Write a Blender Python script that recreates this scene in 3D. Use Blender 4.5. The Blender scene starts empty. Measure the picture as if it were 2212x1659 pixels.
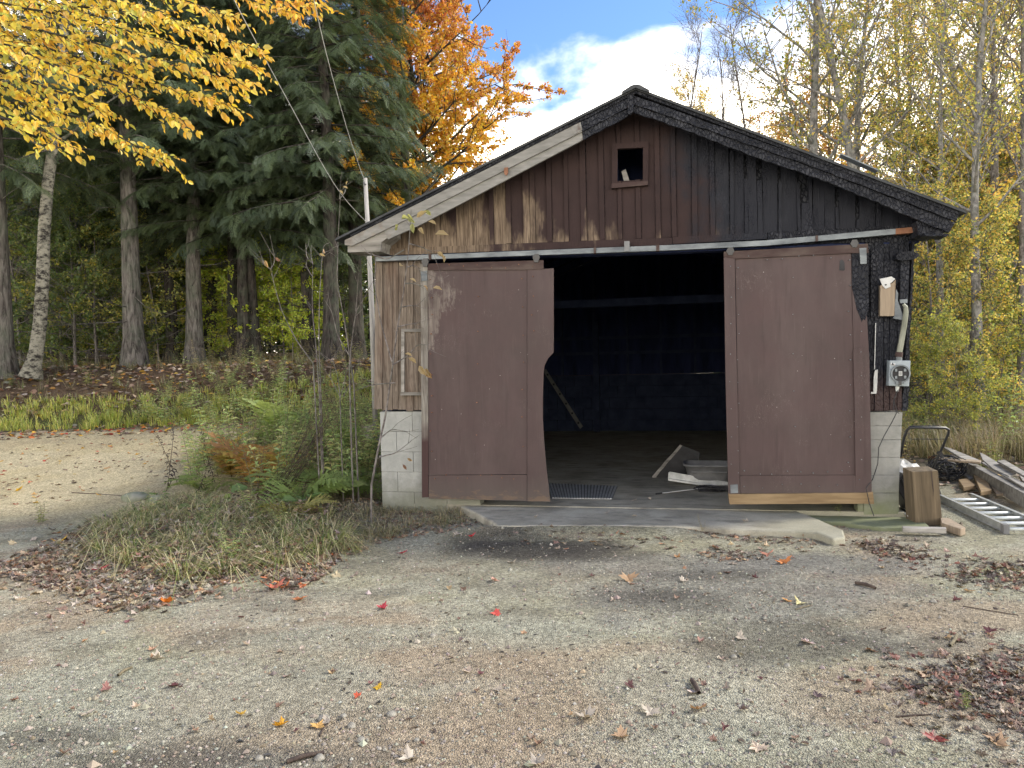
import bpy, math, random
import numpy as np
from mathutils import Vector, Matrix, Euler
R = math.radians
scene = bpy.context.scene
COL = scene.collection

# ------------------------------------------------------------------ camera, sky, sun, exposure
F, CX, CY, EYE = 1620.0, 1106.0, 829.5, 1.65      # lens in units of a 2212-wide picture, eye height over the garage floor
_p, _r = math.atan(49.5 / F), R(1.29)
FW = Vector((0, math.cos(_p), -math.sin(_p)))
_u0, _r0 = Vector((0, math.sin(_p), math.cos(_p))), Vector((1, 0, 0))
RT = _r0 * math.cos(_r) - _u0 * math.sin(_r)
UP = _u0 * math.cos(_r) + _r0 * math.sin(_r)
CAM = Vector((0, 0, EYE))
cd = bpy.data.cameras.new('camera'); cam = bpy.data.objects.new('camera', cd); COL.objects.link(cam)
cd.sensor_fit = 'HORIZONTAL'; cd.sensor_width = 36; cd.lens = 36 * F / 2212
cd.clip_start = 0.05; cd.clip_end = 2000
cam.matrix_world = Matrix(((RT.x, UP.x, -FW.x, CAM.x), (RT.y, UP.y, -FW.y, CAM.y), (RT.z, UP.z, -FW.z, CAM.z), (0, 0, 0, 1)))
scene.camera = cam

SUN_AZ, SUN_EL = R(80), R(37)                      # azimuth clockwise from +Y
SUN_STRENGTH, SKY_STRENGTH, EXPOSURE = 1.5, 0.15, 1.88
scene.view_settings.view_transform = 'Standard'; scene.view_settings.look = 'None'
scene.view_settings.gamma = 1; scene.view_settings.use_curve_mapping = False
scene.view_settings.exposure = EXPOSURE
scene.render.engine = 'CYCLES'
scene.cycles.max_bounces = 6; scene.cycles.diffuse_bounces = 4; scene.cycles.transmission_bounces = 4
scene.cycles.use_denoising = True


class NT:
    """small helper that wires shader nodes"""
    def __init__(s, tree):
        s.t = tree; s.n = tree.nodes; s.l = tree.links
    def add(s, typ, **kw):
        n = s.n.new(typ)
        for k, v in kw.items(): setattr(n, k, v)
        return n
    def put(s, sock, v):
        if v is None: return
        if hasattr(v, 'links') or isinstance(v, bpy.types.NodeSocket): s.l.new(v, sock)
        else:
            if isinstance(v, (tuple, list)) and len(v) == 3 and sock.type == 'RGBA': v = (*v, 1)
            sock.default_value = v
    def m(s, op, a, b=0.0, c=None, clamp=False):
        n = s.add('ShaderNodeMath', operation=op, use_clamp=clamp)
        s.put(n.inputs[0], a); s.put(n.inputs[1], b)
        if c is not None: s.put(n.inputs[2], c)
        return n.outputs[0]
    def rng(s, v, a, b, c=0.0, d=1.0, smooth=False):
        n = s.add('ShaderNodeMapRange', interpolation_type='SMOOTHSTEP' if smooth else 'LINEAR')
        for i, q in enumerate((v, a, b, c, d)): s.put(n.inputs[i], q)
        return n.outputs[0]
    def mix(s, f, a, b, blend='MIX'):
        n = s.add('ShaderNodeMix', data_type='RGBA', blend_type=blend)
        s.put(n.inputs[0], f); s.put(n.inputs[6], a); s.put(n.inputs[7], b)
        return n.outputs[2]
    def noise(s, vec, scale, detail=3, rough=0.55, out=0, dist=0.0):
        n = s.add('ShaderNodeTexNoise')
        s.put(n.inputs['Vector'], vec); n.inputs['Scale'].default_value = scale
        n.inputs['Detail'].default_value = detail; n.inputs['Roughness'].default_value = rough
        n.inputs['Distortion'].default_value = dist
        return n.outputs[out]
    def vor(s, vec, scale, feature='F1', out=0, rnd=1.0):
        n = s.add('ShaderNodeTexVoronoi', feature=feature)
        s.put(n.inputs['Vector'], vec); n.inputs['Scale'].default_value = scale
        n.inputs['Randomness'].default_value = rnd
        return n.outputs[out]
    def mapping(s, vec, scale=(1, 1, 1), loc=(0, 0, 0), rot=(0, 0, 0)):
        n = s.add('ShaderNodeMapping'); s.put(n.inputs[0], vec)
        n.inputs['Scale'].default_value = scale; n.inputs['Location'].default_value = loc; n.inputs['Rotation'].default_value = rot
        return n.outputs[0]
    def sep(s, v):
        n = s.add('ShaderNodeSeparateXYZ'); s.put(n.inputs[0], v); return n.outputs
    def comb(s, x, y, z):
        n = s.add('ShaderNodeCombineXYZ')
        for i, q in enumerate((x, y, z)): s.put(n.inputs[i], q)
        return n.outputs[0]
    def coord(s, which='Object'):
        return s.add('ShaderNodeTexCoord').outputs[which]
    def vadd(s, a, b, op='ADD'):
        n = s.add('ShaderNodeVectorMath', operation=op); s.put(n.inputs[0], a); s.put(n.inputs[1], b); return n.outputs[0]
    def attr(s, name='col'):
        n = s.add('ShaderNodeAttribute'); n.attribute_name = name; return n.outputs['Color']
    def rand(s):
        return s.add('ShaderNodeObjectInfo').outputs['Random']


world = bpy.data.worlds.new('World'); scene.world = world; world.use_nodes = True
w = NT(world.node_tree); w.n.clear()
sky = w.add('ShaderNodeTexSky', sky_type='NISHITA', sun_disc=False)
sky.sun_elevation = SUN_EL; sky.sun_rotation = SUN_AZ; sky.altitude = 300; sky.air_density = 1.0; sky.dust_density = 0.6; sky.ozone_density = 1.6
dirv = w.coord('Generated')
sx, sy, sz = w.sep(dirv)
inv = w.m('DIVIDE', 1.0, w.m('ADD', w.m('MAXIMUM', sz, 0.0), 0.16))
plane = w.comb(w.m('MULTIPLY', sx, inv), w.m('MULTIPLY', sy, inv), 0.0)
pl = w.vadd(plane, (3.9, 1.7, 0.0))
n1 = w.noise(w.mapping(pl, (1.0, 1.25, 1)), 1.15, 7, 0.56, dist=0.25)
low = w.rng(sz, 0.12, 0.52, 0.16, -0.09)
cl = w.rng(w.m('ADD', n1, low), 0.42, 0.655, 0, 1, True)
n2 = w.noise(pl, 5.0, 4, 0.6)
ccol = w.mix(w.rng(n2, 0.3, 0.6), (9.0, 8.2, 6.9), (12.8, 11.7, 9.8))
skyc = w.mix(1.0, sky.outputs[0], (.34, .42, .52), 'MULTIPLY')
bg = w.add('ShaderNodeBackground'); bg.inputs[1].default_value = SKY_STRENGTH
w.l.new(w.mix(w.m('MULTIPLY', cl, 0.95), skyc, ccol), bg.inputs[0])
wo = w.add('ShaderNodeOutputWorld'); w.l.new(bg.outputs[0], wo.inputs[0])

sd = bpy.data.lights.new('sun', 'SUN'); sun = bpy.data.objects.new('sun', sd); COL.objects.link(sun)
sd.energy = SUN_STRENGTH; sd.angle = R(10); sd.color = (1.0, 0.93, 0.80)
sdir = Vector((math.sin(SUN_AZ) * math.cos(SUN_EL), math.cos(SUN_AZ) * math.cos(SUN_EL), math.sin(SUN_EL)))
sun.rotation_euler = sdir.to_track_quat('Z', 'Y').to_euler(); sun.location = sdir * 60

# ------------------------------------------------------------------ projection helpers
def ray(px, py):
    return FW + RT * ((px - CX) / F) - UP * ((py - CY) / F)
def at(px, py, depth):
    d = ray(px, py); return CAM + d * (depth / d.y)

def ss(a, b, x):
    t = np.clip((np.asarray(x, float) - a) / (b - a), 0, 1); return t * t * (3 - 2 * t)

_hr = np.random.RandomState(5); _L = _hr.rand(256, 256)
def vnoise(x, y):
    x = np.asarray(x, float); y = np.asarray(y, float)
    xi = np.floor(x).astype(int); yi = np.floor(y).astype(int); fx = x - xi; fy = y - yi
    fx = fx * fx * (3 - 2 * fx); fy = fy * fy * (3 - 2 * fy)
    g = lambda a, b: _L[a % 256, b % 256]
    return (g(xi, yi) * (1 - fx) + g(xi + 1, yi) * fx) * (1 - fy) + (g(xi, yi + 1) * (1 - fx) + g(xi + 1, yi + 1) * fx) * fy
def fbm(x, y, o=4):
    s = 0; a = .5; t = 0
    for i in range(o):
        s = s + a * vnoise(x * 2 ** i + 17 * i, y * 2 ** i + 31 * i); t += a; a *= .5
    return s / t

YAW = R(11.86)
def xloc(x, y):                                     # distance right of the garage's left wall line
    return x - math.tan(YAW) * (y - 8.86)
APRON = None
def H(x, y):
    x = np.asarray(x, float); y = np.asarray(y, float)
    xl = xloc(x, y)
    wl = np.maximum(1 - ss(-3.4, -1.75, xl), ss(18.6, 22, y) * (1 - ss(3, 9, x)))
    h = -0.075 + wl * (0.50 * ss(9, 15.8, y) + 1.30 * ss(15.3, 20, y) + 0.7 * ss(20, 45, y))
    mound = 0.10 * np.exp(-(((x + 2.7) / 1.3) ** 2 + ((y - 8.6) / 1.2) ** 2))
    inside = ss(-1.9, -1.5, xl) * (1 - ss(4.3, 4.6, xl)) * ss(7.2, 8.4, y + .2 * x) * (1 - ss(17.5, 18.5, y))
    b = 0.035 * (fbm(x * .7, y * .7, 3) - .5) + 0.012 * (fbm(x * 4, y * 4, 2) - .5)
    far = 0.5 * (fbm(x * .12 + 9, y * .12, 3) - .5) * ss(18, 30, y)
    out = (h + mound + far + b) * (1 - inside) + inside * (-0.09)
    if APRON:
        (ax, ay), (bx, by) = APRON; f = (x - ax) / (bx - ax); ly = ay + (by - ay) * np.clip(f, 0, 1)
        out = out + .062 * np.exp(-((y - ly + .08) / .22) ** 2) * ss(-.35, -.05, f) * (1 - ss(.95, 1.25, f))
    return out
def h1(x, y): return float(H(np.array([x]), np.array([y]))[0])
def gp(px, py):
    d = ray(px, py); t = 1.0; prev = 1.0
    while t < 120:
        p = CAM + d * t
        if p.z < h1(p.x, p.y):
            a, b = prev, t
            for _ in range(14):
                m = (a + b) / 2; q = CAM + d * m
                if q.z < h1(q.x, q.y): b = m
                else: a = m
            q = CAM + d * b; return Vector((q.x, q.y, h1(q.x, q.y)))
        prev = t; t *= 1.02
    return CAM + d * 60

# garage frame: local x along the front wall, y into the building, z up
_o = at(912, 784, 8.74)
GO = Vector((_o.x, _o.y, 0))
GM = Matrix.Translation(GO) @ Matrix.Rotation(-YAW, 4, 'Z'); GI = GM.inverted()
_co = GI @ CAM
def gl(px, py, y=0.0):
    d = GI.to_3x3() @ ray(px, py); t = (y - _co.y) / d.y
    q = _co + d * t; return (q.x, q.z)
def gfl(px, py, z=0.0):                             # point of a level plane in the garage frame
    d = GI.to_3x3() @ ray(px, py); t = (z - _co.z) / d.z
    q = _co + d * t; return (q.x, q.y)

_e = [GM @ Vector((*gfl(q, 1141, -.05), 0)) for q in (1075, 1470)]
APRON = [(q.x, q.y) for q in _e]
# ------------------------------------------------------------------ mesh helpers
def mesh_np(name, V, Fa, col=None, smooth=False):
    V = np.ascontiguousarray(V, np.float32); Fa = np.ascontiguousarray(Fa, np.int32)
    n, k = Fa.shape; me = bpy.data.meshes.new(name)
    me.vertices.add(len(V)); me.vertices.foreach_set('co', V.ravel())
    me.loops.add(n * k); me.loops.foreach_set('vertex_index', Fa.ravel())
    me.polygons.add(n); me.polygons.foreach_set('loop_start', np.arange(0, n * k, k, dtype=np.int32))
    me.polygons.foreach_set('use_smooth', np.full(n, smooth, bool))
    me.update(calc_edges=True)
    if col is not None:
        c = np.ones((len(V), 4), np.float32); c[:, :3] = col
        a = me.color_attributes.new('col', 'FLOAT_COLOR', 'POINT'); a.data.foreach_set('color', c.ravel())
    return me

class MB:
    def __init__(s): s.v = []; s.f = []
    def add(s, vs, fs):
        o = len(s.v); s.v += [tuple(q) for q in vs]; s.f += [tuple(i + o for i in f) for f in fs]; return s
    def box(s, x0, x1, y0, y1, z0, z1, M=None):
        vs = [Vector((x, y, z)) for z in (z0, z1) for y in (y0, y1) for x in (x0, x1)]
        if M: vs = [M @ q for q in vs]
        return s.add(vs, [(0, 2, 3, 1), (4, 5, 7, 6), (0, 1, 5, 4), (2, 6, 7, 3), (0, 4, 6, 2), (1, 3, 7, 5)])
    def prism(s, poly, y0, y1, M=None):             # poly in (x, z), pushed along y
        n = len(poly)
        ar = sum(poly[i][0] * poly[(i + 1) % n][1] - poly[(i + 1) % n][0] * poly[i][1] for i in range(n))
        if ar < 0: poly = poly[::-1]
        vs = [Vector((x, y0, z)) for x, z in poly] + [Vector((x, y1, z)) for x, z in poly]
        if M: vs = [M @ q for q in vs]
        return s.add(vs, [tuple(range(n)), tuple(range(2 * n - 1, n - 1, -1))] + [(i, i + n, (i + 1) % n + n, (i + 1) % n) for i in range(n)])
    def slab(s, poly, z0, z1, M=None):              # poly in (x, y), pushed along z
        n = len(poly)
        ar = sum(poly[i][0] * poly[(i + 1) % n][1] - poly[(i + 1) % n][0] * poly[i][1] for i in range(n))
        if ar < 0: poly = poly[::-1]
        vs = [Vector((x, y, z0)) for x, y in poly] + [Vector((x, y, z1)) for x, y in poly]
        if M: vs = [M @ q for q in vs]
        return s.add(vs, [tuple(range(n - 1, -1, -1)), tuple(range(n, 2 * n))] + [(i, (i + 1) % n, (i + 1) % n + n, i + n) for i in range(n)])
    def tube(s, pts, rad, n=8, cap=True):
        pts = [Vector(q) for q in pts]
        if not hasattr(rad, '__len__'): rad = [rad] * len(pts)
        rings = []; ref = None
        for i, q in enumerate(pts):
            t = (pts[min(i + 1, len(pts) - 1)] - pts[max(i - 1, 0)]).normalized()
            if ref is None: ref = Vector((1, 0, 0)) if abs(t.x) < .8 else Vector((0, 1, 0))
            a = (ref - t * ref.dot(t)).normalized(); b = t.cross(a); ref = a
            rings.append([q + (a * math.cos(2 * math.pi * k / n) + b * math.sin(2 * math.pi * k / n)) * rad[i] for k in range(n)])
        vs = [v for r_ in rings for v in r_]; fs = []
        for i in range(len(pts) - 1):
            for k in range(n):
                fs.append((i * n + k, i * n + (k + 1) % n, (i + 1) * n + (k + 1) % n, (i + 1) * n + k))
        if cap: fs += [tuple(range(n - 1, -1, -1)), tuple(range((len(pts) - 1) * n, len(pts) * n))]
        return s.add(vs, fs)
    def mesh(s, name, smooth=False):
        me = bpy.data.meshes.new(name); me.from_pydata(s.v, [], s.f); me.update()
        if smooth: me.polygons.foreach_set('use_smooth', np.ones(len(me.polygons), bool))
        return me

def obj(name, me, mat=None, parent=None, **pr):
    if isinstance(me, MB): me = me.mesh(name)
    o = bpy.data.objects.new(name, me); COL.objects.link(o)
    if mat and not me.materials: me.materials.append(mat)
    if parent: o.parent = parent
    for k, v in pr.items(): o[k] = v
    return o
def thing(name, label, cat, loc=(0, 0, 0), rz=0.0, group=None):
    o = bpy.data.objects.new(name, None); COL.objects.link(o); o.empty_display_size = .2
    o.location = loc; o.rotation_euler = (0, 0, rz); o['label'] = label; o['category'] = cat
    if group: o['group'] = group
    return o
def smoothed(o, ang=40):
    o.data.polygons.foreach_set('use_smooth', np.ones(len(o.data.polygons), bool))
    return o
def bevel(o, w_=.004, seg=1):
    b = o.modifiers.new('bevel', 'BEVEL'); b.width = w_; b.segments = seg; b.limit_method = 'ANGLE'; return o

# ------------------------------------------------------------------ materials
def newmat(name):
    m = bpy.data.materials.new(name); m.use_nodes = True; t = NT(m.node_tree)
    return m, t, t.n['Principled BSDF']
def fin(t, bs, col, rough=.85, bump=None, bs_strength=.4, bdist=.01, metal=0.0, spec=.3):
    t.put(bs.inputs['Base Color'], col); t.put(bs.inputs['Roughness'], rough); t.put(bs.inputs['Metallic'], metal)
    bs.inputs['Specular IOR Level'].default_value = spec
    if bump is not None:
        b = t.add('ShaderNodeBump'); b.inputs['Strength'].default_value = bs_strength; b.inputs['Distance'].default_value = bdist
        t.put(b.inputs['Height'], bump); t.l.new(b.outputs[0], bs.inputs['Normal'])

def leafmat(name, trans=.42, gloss=.06):
    m, t, bs = newmat(name); t.n.remove(bs)
    c = t.attr('col')
    d = t.add('ShaderNodeBsdfDiffuse'); t.put(d.inputs[0], c)
    tr = t.add('ShaderNodeBsdfTranslucent'); t.put(tr.inputs[0], t.mix(1.0, c, (1.15, 1.15, .8), 'MULTIPLY'))
    mx = t.add('ShaderNodeMixShader'); mx.inputs[0].default_value = trans
    t.l.new(d.outputs[0], mx.inputs[1]); t.l.new(tr.outputs[0], mx.inputs[2])
    g = t.add('ShaderNodeBsdfGlossy'); g.inputs['Roughness'].default_value = .5; g.inputs[0].default_value = (.8, .85, .9, 1)
    m2 = t.add('ShaderNodeMixShader'); m2.inputs[0].default_value = gloss
    t.l.new(mx.outputs[0], m2.inputs[1]); t.l.new(g.outputs[0], m2.inputs[2])
    t.l.new(m2.outputs[0], t.n['Material Output'].inputs[0]); return m
M = {}
M['leaf'] = leafmat('autumn_leaf', .5, .04); M['needle'] = leafmat('hemlock_needle', .25, .05); M['grass'] = leafmat('grass_blade', .3, .04)
M['litter'] = leafmat('fallen_leaf', .08, .03)

def barkmat(name, c0, c1, scale=14, stretch=.18, bump=.9, dist=.03):
    m, t, bs = newmat(name); co = t.coord('Object')
    v = t.mapping(co, (1, 1, stretch))
    n = t.noise(v, scale, 5, .65, dist=.6); big = t.noise(co, 2.2, 3, .6)
    f = t.rng(n, .36, .66)
    c = t.mix(f, c0, c1); c = t.mix(t.rng(big, .45, .7, 0, .45), c, (.10, .125, .085))
    fin(t, bs, c, .95, n, bump, dist, spec=.1); return m
M['bark'] = barkmat('grey_bark', (.034, .029, .026), (.19, .172, .152))
M['bark_dark'] = barkmat('dark_bark', (.017, .015, .014), (.085, .073, .064))
M['bark_pale'] = barkmat('pale_bark', (.10, .095, .09), (.36, .34, .32), 10, .6, .5, .015)
M['twig'] = barkmat('twig_bark', (.07, .06, .055), (.24, .215, .20), 20, .5, .3, .01)
m, t, bs = newmat('birch_bark'); co = t.coord('Object')
n = t.noise(t.mapping(co, (1, 1, 1.7)), 5.5, 5, .75); n2 = t.noise(co, 9, 4, .7)
c = t.mix(t.rng(n, .44, .60), t.mix(n2, (.15, .14, .108), (.31, .295, .24)), (.026, .023, .021))
fin(t, bs, c, .9, n, .5, .02, spec=.1); M['birch'] = m

def simple(name, c0, c1, scale=8, stretch=(1, 1, 1), rough=.85, bump=.3, dist=.006, metal=0, spec=.3, detail=5, rnd=.0, lo=.35, hi=.68):
    m, t, bs = newmat(name); v = t.mapping(t.coord('Object'), stretch)
    if rnd: v = t.vadd(v, t.comb(t.m('MULTIPLY', t.rand(), 37.0), t.m('MULTIPLY', t.rand(), 91.0), 0.0))
    n = t.noise(v, scale, detail, .6)
    c = t.mix(t.rng(n, lo, hi), c0, c1)
    if rnd:
        k = t.rng(t.rand(), 0, 1, 1 - rnd, 1 + rnd); hs = t.add('ShaderNodeHueSaturation'); t.put(hs.inputs['Value'], k); t.put(hs.inputs['Color'], c); c = hs.outputs[0]
    fin(t, bs, c, rough, n, bump, dist, metal, spec); return m

# ---- garage materials: wear, paint and charring sit where they sit on the building
def U(px): return gl(px, 700)[0]
def Z(py, px=1300): return gl(px, py)[1]
CHAR0, CHAR1 = (.006, .007, .012), (.044, .046, .056)
def charcol(t, co, sc=1.0):
    wv = t.noise(co, 6, 2, .5, out=1)
    v = t.vadd(co, t.vadd(wv, (.03, .03, .03), 'MULTIPLY'))
    e = t.vor(t.mapping(v, (1, 1, .55)), 40 * sc, 'DISTANCE_TO_EDGE')
    n = t.noise(co, 5, 4, .65)
    plate = t.rng(e, .03, .16)
    c = t.mix(t.m('MULTIPLY', plate, t.rng(n, .42, .75)), CHAR0, CHAR1)
    return c, plate
def graincol(t, co, axis='z', dark=(.062, .042, .029), lite=(.25, .19, .135), off=True):
    st = {'z': (1, 1, .05), 'x': (.05, 1, 1)}[axis]
    v = t.mapping(co, st)
    if off: v = t.vadd(v, t.comb(t.m('MULTIPLY', t.rand(), 23.0), t.m('MULTIPLY', t.rand(), 47.0), t.m('MULTIPLY', t.rand(), 11.0)))
    g = t.noise(v, 46, 5, .62, dist=1.4); k = t.noise(t.mapping(co, (1, 1, .5)), 5, 4, .6)
    c = t.mix(t.rng(g, .32, .68), dark, lite)
    return t.mix(t.rng(k, .48, .8, 0, .75), c, (.05, .035, .026)), g

m, t, bs = newmat('siding_board'); co = t.coord('Object'); ux, uy, uz = t.sep(co)
bare, g = graincol(t, co)
big = t.noise(t.mapping(co, (1.6, 1, .55)), 2.6, 4, .6)
r_ = t.rand()
lefty = t.rng(ux, U(900), U(1360), .38, -.17)
down = t.rng(uz, Z(520), Z(330), .10, -.34)
bm = t.rng(t.m('ADD', t.m('ADD', t.m('ADD', big, lefty), down), t.m('MULTIPLY', t.m('SUBTRACT', r_, .5), .30)), .50, .66, 0, 1, True)
paint = t.mix(t.noise(co, 3.5, 4, .6), (.020, .0135, .0135), (.052, .032, .030))
c = t.mix(bm, paint, bare)
cb = t.rng(ux, U(1330), U(1640), -.50, .46)
ch = t.rng(t.m('ADD', t.m('ADD', t.noise(co, 2.4, 5, .65), cb), t.rng(uz, Z(500), Z(330), -.10, .18)), .38, .72, 0, 1, True)
cc, plate = charcol(t, co)
cc = t.mix(t.rng(r_, .2, .95, .97, .35), cc, (.011, .012, .018))
c = t.mix(ch, c, cc)
gate = t.m('MULTIPLY', ch, t.rng(t.noise(t.mapping(co, (2, 1, .7), (5, 2, 1)), 3.2, 4, .6), .46, .64))
fin(t, bs, c, t.rng(ch, 0, 1, .85, .6), t.m('ADD', g, t.m('MULTIPLY', plate, gate)), .6, .008, spec=.2); M['siding'] = m

m, t, bs = newmat('grey_siding'); co = t.coord('Object')
c, g = graincol(t, co, dark=(.075, .058, .045), lite=(.255, .21, .17))
c = t.mix(t.rng(t.noise(t.mapping(co, (1, 1, .3)), 2.2, 3, .6), .5, .7, 0, .7), c, t.mix(g, (.07, .04, .03), (.145, .088, .062)))
fin(t, bs, c, .9, g, .6, .006, spec=.15); M['siding_grey'] = m

m, t, bs = newmat('charred_wood'); co = t.coord('Object'); c, plate = charcol(t, co, .8)
fin(t, bs, c, .6, plate, .9, .012, spec=.3); M['char'] = m
m, t, bs = newmat('charred_siding'); co = t.coord('Object'); ux, uy, uz = t.sep(co); c, plate = charcol(t, co, .8)
pm = t.rng(t.m('ADD', uz, t.m('MULTIPLY', t.noise(co, 4, 4, .6), .5)), 1.42, 1.72, 1, 0, True)
c = t.mix(pm, c, t.mix(t.noise(co, 5, 4), (.036, .022, .021), (.056, .035, .033)))
fin(t, bs, c, .65, plate, .7, .01); M['char_wall'] = m

def paintmat(name, u0=None, u1=None, ztop=None, zbot=None, base=((.046, .028, .0265), (.070, .044, .0425))):
    m, t, bs = newmat(name); co = t.coord('Object'); ux, uy, uz = t.sep(co)
    n = t.noise(co, 2.6, 5, .6); st = t.noise(t.mapping(co, (1, 1, .06)), 40, 4, .6)
    c = t.mix(t.rng(n, .3, .7), *base)
    c = t.mix(t.rng(t.noise(t.mapping(co, (1.2, 1, .4)), 1.7, 5, .7), .44, .70, 0, .55), c, (.092, .064, .061))
    c = t.mix(t.rng(t.noise(t.mapping(co, (5, 1, .35), (7, 0, 3)), 3.0, 4, .65), .56, .74, 0, .5), c, (.034, .021, .020))
    c = t.mix(t.rng(st, .58, .80, 0, .32), c, (.135, .098, .09))
    # thin scuffs and pin-prick nail heads
    sc = t.noise(t.mapping(co, (3.0, 1, .9), rot=(0, .5, 0)), 15, 2, .5, dist=.5)
    scm = t.m('MULTIPLY', t.rng(t.m('ABSOLUTE', t.m('SUBTRACT', sc, .5)), 0, .006, 1, 0), t.rng(t.noise(co, 3, 2), .56, .66))
    c = t.mix(t.m('MULTIPLY', scm, .5), c, (.30, .26, .235))
    sp = t.m('LESS_THAN', t.vor(co, 7.5), .035)
    c = t.mix(t.m('MULTIPLY', sp, .8), c, (.36, .33, .30))
    if u0 is not None:
        bare, g = graincol(t, co, off=False, dark=(.08, .062, .053), lite=(.26, .22, .19))
        wm = t.rng(t.m('ADD', t.m('ADD', t.noise(t.mapping(co, (1.8, 1, .7)), 4.2, 5, .68), t.rng(ux, u0, u1, .20, -.22)), t.rng(uz, ztop[0], ztop[1], -.30, .06)), .55, .66, 0, .8, True)
        c = t.mix(wm, c, bare)
    if zbot is not None:
        c = t.mix(t.rng(t.m('ADD', uz, t.m('MULTIPLY', t.noise(co, 9, 4), .10)), zbot, zbot + .34, .8, 0), c, (.075, .062, .053))
        c = t.mix(t.rng(t.m('ADD', t.noise(t.mapping(co, (1, 1, 3)), 6, 4, .7), t.rng(uz, zbot, zbot + .3, .14, -.4)), .56, .66, 0, .55), c, (.15, .10, .062))
    fin(t, bs, c, t.rng(n, .3, .7, .5, .72), t.m('ADD', n, t.m('MULTIPLY', st, .4)), .25, .006, spec=.35); return m
M['door_left'] = paintmat('brown_door_paint', U(926), U(1040), (Z(850, 1000), Z(640, 1000)), .10)
M['door_right'] = paintmat('brown_panel_paint', zbot=.06)
M['rail_wood'] = simple('worn_brown_rail', (.050, .030, .027), (.105, .080, .067), 7, (.3, 1, 1), .8, lo=.45, hi=.7)
m, t, bs = newmat('weathered_stile'); co = t.coord('Object'); ux, uy, uz = t.sep(co)
bare, g = graincol(t, co, dark=(.10, .088, .075), lite=(.27, .25, .22))
pm = t.rng(t.m('ADD', uz, t.m('MULTIPLY', t.noise(co, 3, 4), .5)), 1.0, 1.25, 1, 0)
fin(t, bs, t.mix(pm, bare, (.056, .032, .030)), .9, g, .5, .005); M['stile'] = m
M['raw_wood'] = simple('raw_lumber', (.14, .09, .045), (.30, .215, .12), 16, (.12, 1, 1), .85, .4, .004, lo=.3, hi=.7, rnd=.12)
M['post_wood'] = simple('treated_timber', (.062, .047, .030), (.155, .118, .075), 24, (1, 1, .06), .9, .6, .006, lo=.3, hi=.7)
M['block_wood'] = simple('fresh_board', (.20, .155, .11), (.36, .285, .205), 26, (1, 1, .07), .85, .3, .003, lo=.3, hi=.75)
M['grey_lumber'] = simple('grey_lumber', (.13, .12, .105), (.34, .32, .29), 16, (.15, 1, 1), .9, .4, .004, lo=.3, hi=.7, rnd=.18)
M['steel'] = simple('galvanised_steel', (.085, .095, .105), (.21, .23, .24), 9, (.35, 1, 1), .5, .12, .003, metal=.25, lo=.35, hi=.65)
M['aluminium'] = simple('dull_aluminium', (.36, .37, .37), (.55, .56, .56), 12, (1, 1, 1), .45, .1, .002, metal=.6)
M['rung'] = simple('pale_rung', (.52, .55, .54), (.68, .70, .69), 10, (1, 1, 1), .4, .1, .002, metal=.25)
M['grey_paint'] = simple('grey_enamel', (.22, .25, .27), (.30, .335, .355), 5, (1, 1, 1), .45, .05, .002, rnd=0)
M['black'] = simple('black_plastic', (.012, .012, .014), (.030, .030, .034), 9, (1, 1, 1), .5, .2, .004)
M['black_metal'] = simple('black_tube', (.010, .010, .012), (.026, .026, .03), 9, (1, 1, 1), .35, .1, .002, spec=.5)
M['tub'] = simple('grey_tub', (.13, .13, .132), (.20, .20, .20), 7, (1, 1, 1), .6, .1, .002)
M['white'] = simple('white_vinyl', (.40, .40, .39), (.58, .58, .56), 6, (1, 1, 1), .6, .1, .002)
M['pipe'] = simple('weathered_conduit', (.14, .145, .11), (.29, .295, .24), 8, (1, 1, .3), .55, .2, .003, metal=.3)
M['roof'] = simple('dark_metal_roof', (.030, .032, .034), (.062, .066, .070), 5, (1, 1, 1), .62, .08, .002, metal=0, spec=.25)
M['soot'] = simple('sooted_boards', (.010, .015, .045), (.026, .037, .095), 6, (1, 1, .2), .9, .4, .01)  # soot black, with the blue cast of the shaded interior put into the colour
M['soot_block'] = simple('sooted_block', (.020, .028, .060), (.038, .050, .090), 5, (1, 1, 1), .9, .4, .006)  # sooty grey that also has the shadow's blue tint mixed into its colour
M['cord'] = simple('black_wire', (.02, .02, .022), (.05, .05, .05), 9)
M['wire'] = simple('overhead_wire', (.36, .36, .35), (.50, .50, .49), 9, rough=.5)
M['pole'] = simple('grey_pole', (.24, .23, .215), (.42, .405, .385), 20, (1, 1, .08), .9, .5, .006)
M['rust'] = simple('rust_end', (.17, .075, .04), (.28, .14, .085), 12)

m, t, bs = newmat('white_fascia'); co = t.coord('Object'); ux, uy, uz = t.sep(co)
n = t.noise(co, 5, 5, .65); st = t.noise(t.mapping(co, (.25, 1, 1), rot=(0, .43, 0)), 26, 4, .6)
c = t.mix(t.rng(st, .35, .7), (.165, .16, .147), (.26, .252, .235))
bare, g = graincol(t, co, 'x', dark=(.12, .105, .09), lite=(.30, .265, .23), off=False)
wm = t.rng(t.m('ADD', n, t.rng(ux, U(750), U(1010), .22, -.26)), .52, .64, 0, .9, True)
c = t.mix(wm, c, bare)
c = t.mix(t.rng(t.m('ADD', n, t.rng(ux, U(1200), U(1262), -.3, .10)), .56, .66, 0, .9, True), c, (.10, .075, .065))
fin(t, bs, c, .8, st, .3, .004); M['fascia'] = m

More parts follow.
